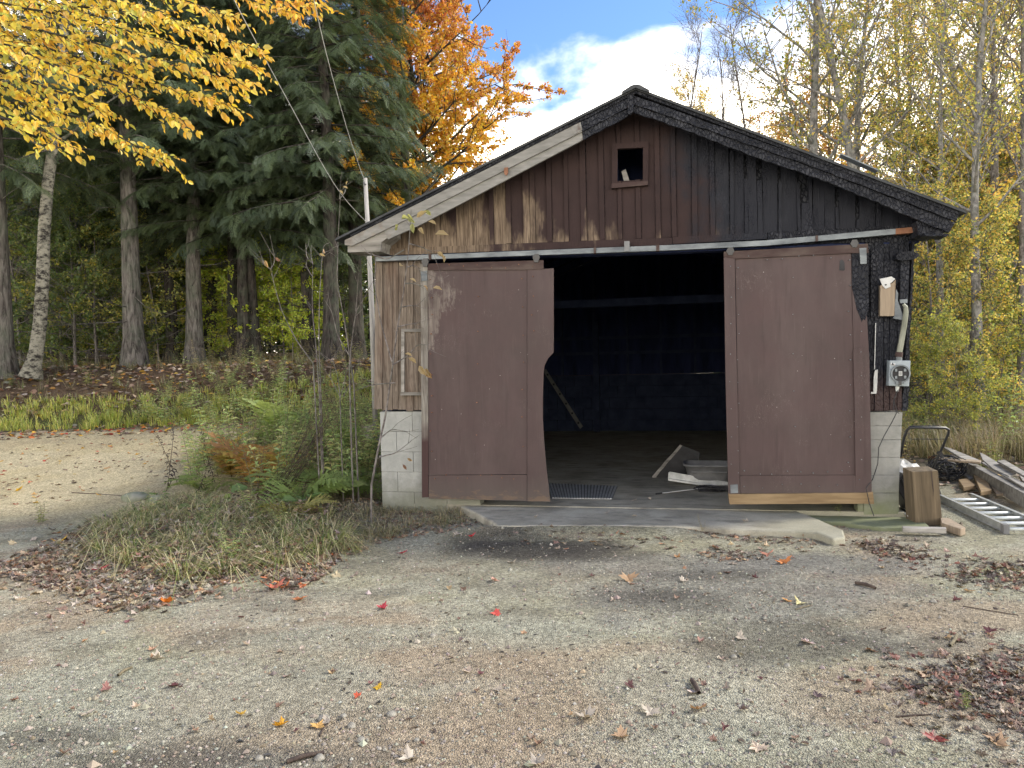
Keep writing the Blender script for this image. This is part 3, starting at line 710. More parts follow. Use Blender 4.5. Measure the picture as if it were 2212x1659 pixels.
piece('panel_hole', [zc(720, 150), zc(727, 142), zc(738, 143), zc(746, 160), zc(747, 198), zc(738, 202), zc(718, 200), zc(719, 170)], DY + .0065, .003, M['black'], dr_)
for x0, y0 in (zc(128, 90), zc(800, 48)):
    piece('hanger', [(x0 - 9, y0 + 3), (x0 - 5, y0 - 5), (x0 + 5, y0 - 6), (x0 + 9, y0 + 2), (x0 + 4, y0 + 11), (x0 - 4, y0 + 11)], DY - .02, .03, M['black_metal'], dr_)

for dd, pts in ((dl, [(931 + 13 * 0, y) for y in range(600, 1020, 42)] + [(1128, y) for y in range(600, 1020, 60)] + [(1150, y) for y in range(600, 750, 38)] + [(x, 1030) for x in range(940, 1130, 24)] + [(x, 574) for x in range(940, 1160, 30)] + [(1030, y) for y in range(640, 1000, 75)]),
                (dr_, [(1595, y) for y in range(575, 1030, 50)] + [(1835, y) for y in range(560, 1030, 55)] + [(x, 556) for x in range(1620, 1830, 35)] + [(x, 1020) for x in range(1610, 1830, 30)] + [(1578, y) for y in range(580, 1050, 60)] + [(1860, y) for y in range(720, 1050, 45)] + [(1715, y) for y in range(600, 1000, 80)] + [(x, 1050) for x in range(1610, 1840, 40)])):
    mb = MB()
    for px, py in pts:
        u_, z_ = gl(px + rg.uniform(-3, 3), py + rg.uniform(-5, 5), DY - .012); r_n = rg.uniform(.004, .0065)
        mb.prism([(u_ + r_n * math.cos(k * 1.047), z_ + r_n * math.sin(k * 1.047)) for k in range(6)], DY - .0145, DY + .012)
    obj('nail_heads', mb, M['rust'] if dd is dl else M['steel'], dd, kind='stuff')
# floor slab and the broken apron in front
fl = [(uL + .02, .0), (uR - .02, .0), (uR - .02, D), (uL + .02, D)]
o = obj('garage_floor', MB().slab(fl, -.12, 0), M['concrete'], kind='structure'); o.matrix_world = GM
def w2(px, py, z=0):
    a, b = gfl(px, py, z); return (a, b)
ap = [(U(985), -.004), w2(1060, 1128, -.02), w2(1075, 1139, -.02), w2(1290, 1138, -.02), w2(1470, 1140, -.02), w2(1600, 1146, -.02), w2(1760, 1152, -.02), w2(1800, 1168, -.02), w2(1826, 1163, -.02), w2(1822, 1148, -.02), w2(1770, 1125, -.02), w2(1705, 1100, -.02), (U(1706), -.004)]
apr = rough(ap, .012, .12, 4)
mb = MB(); n = len(apr)
mb.slab(apr, -.16, -.004)
o = obj('concrete_apron', mb, M['concrete'], kind='structure'); o.matrix_world = GM; bevel(o, .02, 2)
o = obj('footing', MB().slab(rough([(U(1712), -.01), w2(1718, 1118, -.05), w2(1900, 1140, -.05), w2(2010, 1140, -.05), (U(1988), -.01)], .012, .1, 8), -.2, -.045), M['block_right'], kind='structure'); o.matrix_world = GM; bevel(o, .012, 2)

# ------------------------------------------------------------------ vegetation
YEL = [(.70, .50, .06), (.70, .44, .04), (.66, .48, .07), (.60, .33, .03), (.48, .44, .07)]
GOLD = [(.66, .50, .13), (.64, .43, .09), (.58, .52, .16), (.46, .46, .14), (.62, .36, .09)]
ORG = [(.66, .30, .03), (.64, .36, .035), (.58, .20, .03), (.44, .11, .04), (.66, .42, .04)]
REDB = [(.46, .11, .06), (.52, .17, .06), (.36, .13, .09), (.58, .22, .05), (.40, .18, .09)]
LIME = [(.38, .48, .04), (.44, .52, .05), (.32, .42, .04), (.50, .48, .06)]
GREEN = [(.09, .14, .035), (.11, .16, .04), (.075, .115, .03), (.17, .19, .04)]
OLIVE = [(.28, .30, .07), (.38, .37, .08), (.48, .42, .08), (.20, .24, .065)]
HEM = [(.058, .082, .034), (.070, .098, .040), (.050, .070, .032), (.090, .118, .046)]

def pick(rs, n, pal, jit=.18):
    p = np.array(pal)[rs.randint(0, len(pal), n)]
    return p * (1 + jit * (rs.rand(n, 1) * 2 - 1)) * (1 + .08 * (rs.rand(n, 3) * 2 - 1))

def norm(v): return v / np.maximum(np.linalg.norm(v, axis=-1, keepdims=True), 1e-9)
def leaf_quads(rs, P, size, dirs=None, spread=1.0, aspect=.62, droop=.4):
    """P: leaf stalk ends; one folded four-cornered blade each -> V (n*4,3), F (n,4)"""
    n = len(P); d = rs.normal(size=(n, 3)) * spread
    if dirs is not None: d = d + dirs
    d[:, 2] -= droop; d = norm(d)
    s = rs.normal(size=(n, 3)); s = norm(np.cross(d, s)); nn = np.cross(s, d)
    L = (size * (.7 + .6 * rs.rand(n)))[:, None] if np.isscalar(size) else size[:, None]
    W = L * aspect * .5
    V = np.empty((n, 4, 3)); V[:, 0] = P; V[:, 1] = P + d * L * .48 + s * W + nn * L * .10
    V[:, 2] = P + d * L; V[:, 3] = P + d * L * .48 - s * W + nn * L * .10
    return V.reshape(-1, 3), np.arange(n * 4).reshape(n, 4)

class Wood:
    """fast tube collector for branches"""
    def __init__(s): s.V = []; s.F = []; s.n = 0
    def tube(s, P, r, k=5):
        P = np.asarray(P, float); m = len(P); r = np.broadcast_to(np.asarray(r, float), (m,))
        T = norm(np.gradient(P, axis=0)); ref = np.array([1., 0, 0]) if abs(T[0, 0]) < .8 else np.array([0, 1., 0])
        A = norm(ref - T * (T @ ref)[:, None]); B = np.cross(T, A)
        th = np.arange(k) * 2 * np.pi / k
        V = P[:, None] + r[:, None, None] * (A[:, None] * np.cos(th)[None, :, None] + B[:, None] * np.sin(th)[None, :, None])
        i = np.arange(m - 1)[:, None] * k; j = np.arange(k)[None]; j2 = (j + 1) % k
        Fq = np.stack([i + j, i + j2, i + k + j2, i + k + j], -1).reshape(-1, 4) + s.n
        s.V.append(V.reshape(-1, 3)); s.F.append(Fq); s.n += m * k
    def join(s, o):
        for v, f in zip(o.V, o.F): s.V.append(v); s.F.append(f + s.n)
        s.n += o.n
    def mesh(s, name): return mesh_np(name, np.concatenate(s.V), np.concatenate(s.F), None, True)

def path(rs, p, d, L, n, wob=.12, lift=0.0, droop=0.0):
    P = [np.array(p, float)]; d = np.array(d, float); d /= np.linalg.norm(d)
    for i in range(n - 1):
        d = d + rs.normal(size=3) * wob + np.array([0, 0, lift - droop * i / n]); d /= np.linalg.norm(d)
        P.append(P[-1] + d * L / (n - 1))
    return np.array(P)
def along(P, t):
    f = t * (len(P) - 1); i = min(int(f), len(P) - 2); a = f - i
    return P[i] * (1 - a) + P[i + 1] * a, norm(P[i + 1] - P[i])
def side(rs, d, ang, az=None):
    a = np.cross(d, [0, 0, 1.0]) if abs(d[2]) < .9 else np.cross(d, [1.0, 0, 0])
    a = norm(a); b = np.cross(d, a); az = rs.rand() * 2 * np.pi if az is None else az
    return d * math.cos(ang) + (a * math.cos(az) + b * math.sin(az)) * math.sin(ang)

def broadleaf(seed, Ht, r0, first, nl, ll, elev, pal, per=12, lsz=.075, nsub=6, ntw=4, trunk_pts=None, keep=1.0, flat=0.0, wob=.03, twl=.45, hole=0.0, trunk_end=.15, grad=None):
    """a broad-leaved tree about its own base: trunk mesh, limb mesh, crown mesh (crown None when bare)"""
    rs = np.random.RandomState(seed); W = Wood(); LW = Wood()
    T = np.array(trunk_pts, float) if trunk_pts is not None else path(rs, (0, 0, -.3), (0, 0, 1), Ht + .3, 14, wob, .03)
    n = len(T); tt = np.linspace(0, 1, n); rad = r0 * (1 - (1 - trunk_end) * tt ** .9); rad[0] *= 1.5
    if n > 3: rad[1] *= 1.08
    W.tube(T, rad, 11); an = []; ad = []
    az = rs.rand() * 7
    for i in range(nl):
        t = first + (1 - first) * (i + .5 * rs.rand()) / nl; p, d = along(T, min(t, .995)); az += 2.4 + rs.normal() * .3
        el = elev + rs.normal() * .14 + .35 * (t - first) / (1 - first)
        dd = np.array([math.cos(az) * math.cos(el), math.sin(az) * math.cos(el), math.sin(el)])
        L = ll * (1 - .62 * (t - first) / (1 - first)) * (.75 + .5 * rs.rand())
        B = path(rs, p, dd, L, 7, .10, .05); br = r0 * .36 * (1 - .6 * t)
        LW.tube(B, br * (1 - .85 * np.linspace(0, 1, 7)), 5)
        for j in range(nsub):
            q, e = along(B, .22 + .78 * (j + rs.rand()) / nsub); e2 = side(rs, e, .75 + .3 * rs.rand())
            e2[2] = e2[2] * (1 - flat) + .1
            S = path(rs, q, e2, L * (.28 + .22 * rs.rand()), 5, .14, .04)
            LW.tube(S, br * .35 * (1 - .8 * np.linspace(0, 1, 5)) + .002, 4)
            for k in range(ntw):
                x, g = along(S, .15 + .85 * (k + rs.rand()) / ntw); g2 = side(rs, g, .7)
                Tw = path(rs, x, g2, twl * (.6 + .8 * rs.rand()), 3, .12, .03)
                LW.tube(Tw, (.006, .004, .002), 3)
                if rs.rand() < keep:
                    m = rs.poisson(per) if per else 0
                    for _ in range(m):
                        y, h_ = along(Tw, rs.rand()); an.append(y); ad.append(h_)
    crown = None
    if per and an:
        P = np.array(an); Dv = np.array(ad)
        if hole:
            q = vn3(P * .9 + seed); sel = q > hole; P, Dv = P[sel], Dv[sel]
        P = P + rs.normal(size=P.shape) * .04
        V, Fq = leaf_quads(rs, P, lsz, Dv * .8)
        c = pick(rs, len(P), pal)
        if grad is not None: c = grad(rs, P, c)
        crown = mesh_np('crown', V, Fq, np.repeat(c, 4, 0))
    W.join(LW); return W.mesh('trunk'), None, crown
def vn3(P): return (vnoise(P[:, 0], P[:, 1] + 5.3 * P[:, 2]) + vnoise(P[:, 2] + 3, P[:, 0] * .7 + P[:, 1])) / 2

def plant_tree(name, label, meshes, loc, bark, scale=1.0, rz=0.0, group=None, cat='tree', lean=0.0, zs=1.0, leafm='leaf'):
    r = thing(name, label, cat, loc, rz, group); r.scale = (scale, scale, scale * zs); r.rotation_euler = (lean, 0, rz)
    for nm, me, mt in zip(('trunk', 'limb', 'crown'), meshes, (M[bark], M[bark], M[leafm])):
        if me is not None: obj(nm, me, mt, r)
    return r

# ---- hemlocks: drooping flat sprays on tiered boughs
def spray_template(seed):
    rs = np.random.RandomState(seed); V = []; n = 0
    def blade(p, d, L, w_, up):
        s = np.cross(d, up); s = s / np.linalg.norm(s)
        V.append([p, p + d * L * .45 + s * w_, p + d * L + np.array([0, 0, -.06 * L]), p + d * L * .45 - s * w_])
    up = np.array([0, 0, 1.0])
    for i in range(9):
        x = .04 + i * .105; z = -.30 * x * x; p = np.array([x, 0, z])
        for sg in (-1, 1):
            a = .85 - .25 * x; d = norm(np.array([math.cos(a), sg * math.sin(a), -.12 - .25 * rs.rand()]))
            L = (.42 - .30 * abs(x - .25)) * (.8 + .4 * rs.rand()); blade(p, d, L, .011, up)
            for k in range(2):
                f = .25 + .32 * k; q = p + d * L * f
                for s2 in (-1, 1):
                    e = norm(d * .7 + np.cross(d, up) * .7 * s2 + np.array([0, 0, -.15 * rs.rand()])); blade(q, e, L * .46 * (1.1 - f), .012, up)
    blade(np.array([.55, 0, -.09]), norm(np.array([1, 0, -.55])), .45, .022, up)
    return np.array(V)                                # (m,4,3)
SPR = [spray_template(3), spray_template(4)]
def hemlock(seed, Ht, r0, z0, ll, dense=1.0, dead=12, pal=HEM, sl=.52):
    rs = np.random.RandomState(seed); LW = Wood(); VV = []; CC = []
    T = path(rs, (0, 0, -.35), (0, 0, 1), Ht + .35, 16, .012, .02)
    tt = np.linspace(0, 1, 16); rad = r0 * (1 - .88 * tt); rad[0] *= 1.7; rad[1] *= 1.08
    W = Wood(); W.tube(T, rad, 14)
    nlev = int((Ht - z0) / .34 * dense); az = rs.rand() * 6
    for i in range(nlev):
        t = (z0 + (Ht - z0) * (i + rs.rand() * .6) / nlev) / Ht; p, d = along(T, min(.99, t))
        for b_ in range(5):
            az += 1.26 + rs.normal() * .5; f = (t * Ht - z0) / (Ht - z0)
            L = ll * (1 - f) ** .8 * (.65 + .6 * rs.rand()) + .3
            el = .12 + rs.normal() * .12 - .22 * (1 - f)
            B = path(rs, p, (math.cos(az) * math.cos(el), math.sin(az) * math.cos(el), math.sin(el)), L, 6, .05, .0, .14)
            LW.tube(B, .028 * (1 - .85 * np.linspace(0, 1, 6)) * (.5 + L / ll * .6), 4)
            ns = max(5, int(L * 7.5))
            for k in range(ns):
                u = .22 + .78 * (k + rs.rand()) / ns; q, e = along(B, min(u, .999)); sg = 1 if k % 2 else -1
                a = sg * (.55 + .5 * rs.rand()) if k < ns - 1 else 0
                e2 = np.array([e[0] * math.cos(a) - e[1] * math.sin(a), e[0] * math.sin(a) + e[1] * math.cos(a), e[2] * .6 - .15 - .65 * rs.rand() ** 1.5]); e2 = norm(e2)
                s = norm(np.cross(e2, [0, 0, 1.0])); s = norm(s + np.array([0, 0, 1.0]) * rs.normal() * .5); u_ = np.cross(s, e2)
                sc = sl * (.65 + .6 * rs.rand()) * (.75 + .35 * min(1, L / 2))
                S = SPR[rs.randint(2)]
                VV.append((q + sc * (S[..., 0:1] * e2 + S[..., 1:2] * -s + S[..., 2:3] * u_)).reshape(-1, 3))
                c = np.array(pal[rs.randint(len(pal))]) * (.8 + .45 * rs.rand()); CC.append(np.repeat(c[None], len(VV[-1]), 0))
    for i in range(dead):
        t = (.8 + (z0 - .8) * rs.rand()) / Ht; p, d = along(T, t); a = rs.rand() * 6.3
        B = path(rs, p, (math.cos(a), math.sin(a), .15 - .4 * rs.rand()), .6 + 1.5 * rs.rand(), 5, .12)
        LW.tube(B, .014 * (1 - .8 * np.linspace(0, 1, 5)) + .002, 4)
        for k in range(3):
            q, e = along(B, .3 + .6 * rs.rand()); LW.tube(path(rs, q, side(rs, e, .8), .25 + .4 * rs.rand(), 3), (.005, .003, .002), 3)
    W.join(LW); V = np.concatenate(VV); return W.mesh('trunk'), None, mesh_np('crown', V, np.arange(len(V)).reshape(-1, 4), np.concatenate(CC))

def base_at(px, depth):
    q = at(px, 700, depth); return Vector((q.x, q.y, h1(q.x, q.y) - .02))

HB = hemlock(22, 16, .23, 5.2, 3.5, 1.0); HA = HB
HC = hemlock(23, 17, .26, 5.6, 3.0, .9)
HD = hemlock(24, 16, .24, 4.8, 2.3, 1.35)
print('hemlock tris', [2 * len(m[2].polygons) for m in (HB, HC, HD)])
# trunks measured in the photo: (px, depth, template, scale, label)
hem = [(288, 20.5, HC, 1.04, 'thick grey-barked evergreen trunk standing alone behind the grass verge', 'bark', 2.1),
       (418, 21.5, HC, .92, 'straight evergreen trunk right of the thick grey one on the bank', 'bark', .4),
       (372, 23.5, HB, .84, 'slim dark evergreen trunk between the two straight trunks on the bank', 'bark_dark', 4.0),
       (502, 23.0, HB, .80, 'dark evergreen trunk leftmost in the tight group of three', 'bark_dark', 1.0),
       (524, 22.0, HA, .82, 'grey evergreen trunk in the middle of the tight group of three', 'bark', 2.9),
       (549, 22.3, HA, .86, 'evergreen trunk rightmost in the tight group of three', 'bark', 5.1),
       (668, 23.0, HD, .85, 'dark leaning evergreen trunk behind the bare saplings', 'bark_dark', 3.3),
       (714, 21.0, HD, 1.0, 'dark thick evergreen trunk nearest the left eave', 'bark_dark', 1.9),
       (768, 23.0, HD, 1.0, 'thin dark evergreen trunk hard against the garage corner', 'bark_dark', .2),
       (4, 19.0, HC, .95, 'brown evergreen trunk cut by the left picture edge', 'bark', 5.6)]
for px, dep, tm, sc, lab, bk_, rz in hem:
    o = plant_tree('hemlock_tree', lab, tm, base_at(px, dep), bk_, sc, rz, 'tall evergreens on the left bank', lean=R(-5) if px == 668 else 0, leafm='needle')
for px, dep, tm, sc, lab, rz in ((455, 25.0, HA, 1.0, 'tall evergreen behind the gap right of the straight trunk', .9),):
    plant_tree('hemlock_tree', lab, tm, base_at(px, dep), 'bark_dark', sc, rz, 'tall evergreens on the left bank', leafm='needle')
# deeper rows: alike from here
rs = np.random.RandomState(77)
for i in range(30):
    px = -220 + i * 37 + rs.uniform(-14, 14); dep = 27 + (i * 7 % 5) * 3.4 + rs.uniform(0, 2)
    if px > 540: continue
    plant_tree('hemlock_tree', 'dark evergreen deep in the woods behind the front row', (HB, HA, HB)[i % 3], base_at(px, dep), 'bark_dark', rs.uniform(.85, 1.15), rs.rand() * 6, 'dark evergreens deep in the left woods', leafm='needle')

# the birch, and lime and olive understorey behind the bank
bp = at(75, 790, 18.5); bz = h1(bp.x, bp.y)
def relpts(l, depth, o): return [tuple(at(px, py, depth) - o) for px, py in l]
bo = Vector((bp.x, bp.y, bz))
bpts = relpts([(66, 815), (72, 785), (78, 760), (86, 700), (92, 600), (95, 500), (103, 400), (114, 320), (122, 240), (134, 150), (140, 40), (150, -80), (155, -200)], 18.5, bo)
BI = broadleaf(31, 9, .185, .55, 12, 3.0, .35, YEL, per=9, lsz=.085, trunk_pts=bpts, trunk_end=.45)
plant_tree('birch_tree', 'pale peeling-barked birch with curved trunk on the left bank', BI, bo, 'birch')
UA = broadleaf(41, 4.6, .035, .12, 20, 2.0, .10, LIME, per=22, lsz=.10, nsub=5, ntw=4, flat=.75, hole=.40)
UB = broadleaf(42, 5.5, .04, .10, 24, 2.4, .10, OLIVE + GREEN[3:], per=20, lsz=.10, nsub=5, ntw=4, flat=.75, hole=.40)
UC = broadleaf(43, 6.5, .05, .10, 28, 2.8, .12, GREEN + OLIVE[3:], per=24, lsz=.10, nsub=5, ntw=4, flat=.7, hole=.38)
und = [(612, 23.4, UA, .95, 'lime-green lit sapling right of the tight trunk group'), (585, 26.5, UA, 1.05, 'lime-green sapling half hidden behind the rightmost trunk of three'), (475, 24.2, UA, .8, 'bright lime sapling glowing between the trio and the straight trunk'), (630, 22.6, UA, .7, 'low bright lime sapling close to the trunk trio'), (440, 27, UA, 1.0, 'yellow-green sapling deep behind the straight trunk'), (390, 24.5, UB, .75, 'small olive sapling between the slim and the straight trunk'), (462, 25, UA, .85, 'yellow-green sapling between the straight trunk and the trio'),
       (650, 24.6, UA, .8, 'yellow-green sapling behind the leaning dark trunk'), (350, 26, UB, 1.0, 'olive sapling in the gap right of the thick grey trunk'), (470, 29, UA, 1.2, 'taller lime sapling deep behind the straight trunk'),
       (210, 24, UB, 1.15, 'broad olive understorey tree between birch and thick grey trunk'), (160, 22.5, UC, 1.0, 'dark green understorey tree just right of the birch'), (40, 23, UC, 1.05, 'dark green understorey tree left of the birch'),
       (205, 22.8, UC, .85, 'leafy dark green tree in front of the broad olive one'), (340, 23, UB, .8, 'leafy olive sapling just right of the thick grey trunk'), (130, 25, UC, 1.1, 'dark green understorey tree directly behind the birch'), (265, 25, UC, 1.1, 'dark green understorey tree directly behind the thick grey trunk'), (20, 25.5, UB, 1.2, 'olive understorey tree at the far left edge'), (700, 24.5, UC, .75, 'green sapling left of the dark thick trunk by the eave'), (245, 27, UC, 1.25, 'dark green understorey tree deep behind the birch gap'), (330, 24, UC, .8, 'low green sapling beside the foot of the thick grey trunk'), (110, 28, UB, 1.3, 'olive understorey tree far behind the birch'),
       (745, 25.5, UC, .8, 'green sapling between the dark thick trunk and the garage corner'), (560, 30, UB, 1.2, 'olive tree deep behind the trunk trio')]
for i, (px, dep, tm, sc, lab) in enumerate(und):
    plant_tree('sapling', lab, tm, base_at(px, dep), 'twig', sc, i * 1.7, 'understorey trees of the left woods')

# orange maple behind the left roof slope
def mgrad(rs, P, c):
    f = np.clip((P[:, 2] - 9.8) / 4.5 + (P[:, 0] * .45 + P[:, 1] * -.89 - .4) * .16 + rs.normal(size=len(P)) * .35, 0, 1)[:, None]
    return c * (1 - f) + pick(rs, len(P), REDB) * f
mo = base_at(884, 26)
mp = [(0, 0, -.3), (0, 0, 2.5), (.05, 0, 5), (.0, 0, 7), (.1, .1, 9), (.1, .2, 11.5), (.3, .2, 14), (.3, .2, 17), (.3, .2, 21)]
MA = broadleaf(51, 15, .22, .22, 44, 4.6, .42, [(.70, .38, .03), (.68, .32, .03), (.66, .46, .045), (.60, .42, .06)], per=42, lsz=.12, nsub=7, ntw=5, trunk_pts=mp, grad=mgrad, hole=.36)
plant_tree('maple_tree', 'orange and red autumn maple rising behind the left roof slope', MA, mo, 'bark_dark', 1.0, 1.1)
mo2 = base_at(905, 31)
MB2 = broadleaf(52, 12, .15, .30, 22, 3.4, .4, GOLD, per=26, lsz=.10, nsub=6, ntw=4, hole=.36)
plant_tree('maple_tree', 'second orange maple crowding behind the first beside the sky gap', MA, base_at(908, 30), 'bark_dark', .95, 3.4)
plant_tree('maple_tree', 'third orange maple squeezed between the evergreens and the first', MA, base_at(868, 29), 'bark_dark', .92, 5.2)
plant_tree('maple_tree', 'smaller golden maple low behind the left roof slope', MB2, mo2, 'bark_dark', 1.0, .3)
plant_tree('hemlock_tree', 'short evergreen glimpsed under the orange maple', HB, base_at(800, 29), 'bark_dark', .62, 2.2, leafm='needle')

# trees on the right and behind the right roof slope
RB = broadleaf(61, 15, .12, .45, 16, 3.2, .85, None, per=0, nsub=8, ntw=7, twl=.7)                       # bare
RC = broadleaf(62, 15, .17, .40, 22, 3.4, .62, OLIVE + GOLD[:2], per=8, lsz=.085, nsub=7, ntw=5, hole=.40)  # thin leafed tall
RD = broadleaf(63, 13, .13, .22, 30, 2.9, .5, GOLD, per=14, lsz=.080, nsub=7, ntw=5, hole=.43)            # golden
RE = broadleaf(64, 8, .075, .10, 28, 2.4, .30, OLIVE + GREEN[:2] + GOLD[:4] + GOLD[:2], per=19, lsz=.095, nsub=6, ntw=4, flat=.5, hole=.38)         # low leafy
RF = broadleaf(65, 11, .10, .25, 26, 2.4, .5, [(.62, .30, .08), (.66, .36, .06), (.48, .34, .12), (.58, .20, .08), (.60, .44, .10)], per=22, lsz=.085, nsub=7, ntw=4, hole=.42)
right = [(1757, 19.0, RC, 1.02, 'bark_pale', 'tall grey trunk with wide bare forks right of the roof peak'), (1848, 20.5, RC, .95, 'bark_pale', 'pale slender trunk behind the mid right roof slope'),
         (1908, 18.5, RC, 1.0, 'bark_pale', 'curving grey trunk above the lower right roof slope'), (1480, 33, RB, 1.02, 'twig', 'leafless tree against blue sky left of the roof peak gap'),
         (1560, 30, RB, .92, 'twig', 'leafless tree just right of the roof peak'), (1640, 27, RB, .9, 'twig', 'thin bare tree among the leafy crowns right of the peak'),
         (1590, 36, RE, 1.25, 'twig', 'olive-leaved crown low behind the ridge'), (1700, 26, RF, 1.0, 'twig', 'rust and olive crown behind the first tall grey trunk'),
         (1660, 31, RF, 1.05, 'twig', 'orange-tinged crown over the upper right roof slope'), (1820, 25, RD, .95, 'twig', 'golden crown behind the pale slender trunk'),
         (1790, 31, RF, 1.1, 'twig', 'rusty far crown between the two first trunks'), (1955, 24, RD, .95, 'bark', 'golden tree beyond the right eave'), (2010, 21, RD, 1.0, 'bark', 'golden maple just right of the eave tip'),
         (2110, 17.5, RD, 1.05, 'bark_pale', 'tall golden maple with pale leaning trunk near right edge'), (2160, 20, RC, 1.0, 'bark_pale', 'thin-leafed grey-trunked tree near the right edge'), (2060, 25, RC, 1.05, 'bark', 'thin-leafed tall tree behind the golden maples'),
         (2215, 18.5, RD, 1.15, 'bark', 'golden tree cut by the right picture edge'), (2270, 23, RC, 1.1, 'bark', 'tall tree at the right edge of the woods'), (1990, 29, RB, 1.1, 'bark', 'bare tall tree far behind the right eave'), (2125, 28, RB, 1.1, 'bark', 'bare tall tree far behind the leaning pale trunk')]
for i, (px, dep, tm, sc, bk_, lab) in enumerate(right):
    plant_tree('tree', lab, tm, base_at(px, dep), bk_, sc, i * 2.1 + .4, 'autumn trees beyond the garage', lean=R((-3, 2, 4)[i % 3]) if dep < 22 else 0)
for px, dep, sc, lab in ((1992, 15.2, .62, 'low lit yellow-green tree nearest the right eave'), (2085, 14.6, .6, 'low lit yellow-green tree in front of the leaning pale trunk'), (2170, 16.0, .66, 'low lit yellow-green tree at the right edge of the thicket')):
    plant_tree('sapling', lab, RE, base_at(px, dep), 'twig', sc * .92, px * .7, 'understorey trees right of the garage')
for px, dep, tm, sc, bk_, lab in ((2118, 14.6, RC, .70, 'bark_pale', 'nearest pale leaning trunk standing in front of the low lit trees'), (2032, 15.6, RC, .62, 'bark', 'grey trunk standing clear between the low lit trees'), (2195, 14.6, RB, .72, 'bark_pale', 'bare pale trunk close to the right picture edge')):
    plant_tree('tree', lab, tm, base_at(px, dep), bk_, sc, px * .3, 'autumn trees beyond the garage', lean=R(-4))
for px, dep, sc, lab in ((1998, 13.8, .42, 'olive bush behind the mower handle'), (2070, 13.2, .36, 'olive bush behind the lumber pile'), (2150, 14.8, .45, 'olive bush at the foot of the pale trunks')):
    plant_tree('bush', lab, UB, base_at(px, dep), 'twig', sc, px * .5, 'bushes in front of the right woods', cat='bush')
rs = np.random.RandomState(9)
for i in range(26):
    px = 1960 + (i % 13) * 27 + rs.uniform(-10, 10); dep = (20, 26)[i // 13] + rs.uniform(-1.5, 3)
    tm = (RE, RE, UB, RE, UC, RE)[i % 6]
    plant_tree('sapling', 'leafy yellow-green understorey tree in the thicket right of the garage', tm, base_at(px, dep), 'twig', rs.uniform(.65, 1.05), rs.rand() * 6, 'understorey trees right of the garage')
for i in range(16):
    px = 1500 + i * 52 + rs.uniform(-15, 15); dep = 36 + rs.uniform(0, 10)
    plant_tree('tree', 'distant autumn tree deep in the woods behind the garage', (RD, RF, RE, RF)[i % 4], base_at(px, dep), 'bark', rs.uniform(.9, 1.15), rs.rand() * 6, 'distant autumn trees behind the garage')

# a far-off wood closes the view behind the nearer trees
def far_wood(name, label, x0, x1, y0, y1, n, pal, zmax, seed, size=.5):
    rs = np.random.RandomState(seed); P = np.stack([rs.uniform(x0, x1, n), rs.uniform(y0, y1, n), np.zeros(n)], -1)
    g = H(P[:, 0], P[:, 1]); top = zmax * (.75 + .5 * vnoise(P[:, 0] * .3, P[:, 1] * .3)); P[:, 2] = g + top * rs.rand(n) ** 1.05
    V, Fq = leaf_quads(rs, P, size, None, 1.0, .7, .2); c = np.repeat(pick(rs, n, pal, .3), 4, 0)
    obj(name, mesh_np(name, V, Fq, c), M['leaf'], kind='stuff', label=label)
far_wood('treeline', 'dark wood closing the view behind the evergreens', -50, -7, 46, 54, 42000, HEM + GREEN + OLIVE[:1], 11, 5, .52)
far_wood('treeline', 'yellow-green wood closing the view right of the garage', 14, 58, 44, 54, 36000, GREEN + OLIVE + GOLD[:1], 8, 6, .42)

# ------------------------------------------------------------------ yellow maple reaching in from the left, close by
def blade_mesh(name, col, fold=.10):
    v = [(0, 0, 0), (.30, .27, fold), (.66, .25, fold), (1, 0, -.06), (.66, -.25, fold), (.30, -.27, fold), (.34, 0, 0), (.68, 0, -.02)]
    f = [(0, 6, 1), (1, 6, 7), (1, 7, 2), (2, 7, 3), (0, 5, 6), (5, 7, 6), (5, 4, 7), (4, 3, 7)]
    return mesh_np(name, np.array(v), np.array(f), np.repeat(np.array(col)[None], 8, 0))
LEAFV = np.array([(0, 0, 0), (.30, .27, .10), (.66, .25, .10), (1, 0, -.06), (.66, -.25, .10), (.30, -.27, .10), (.34, 0, 0), (.68, 0, -.02)])
LEAFF = np.array([(0, 6, 1), (1, 6, 7), (1, 7, 2), (2, 7, 3), (0, 5, 6), (5, 7, 6), (5, 4, 7), (4, 3, 7)])
def leaf_mesh(P, Dv, Nv, L, cols, name='leaves', curl=None, wid=1.0):
    """many eight-cornered leaves joined: stalk ends P, tip directions, face normals, lengths"""
    n = len(P); S = norm(np.cross(Nv, Dv)); N2 = np.cross(Dv, S); T = np.repeat(LEAFV[None], n, 0).copy(); T[..., 1] *= wid
    if curl is not None: T[..., 2] *= curl[:, None]; T[:, 3, 2] += curl * .05
    V = P[:, None] + L[:, None, None] * (T[..., 0:1] * Dv[:, None] + T[..., 1:2] * S[:, None] + T[..., 2:3] * N2[:, None])
    Fq = (LEAFF[None] + (np.arange(n) * 8)[:, None, None]).reshape(-1, 3)
    return mesh_np(name, V.reshape(-1, 3), Fq, np.repeat(cols, 8, 0))

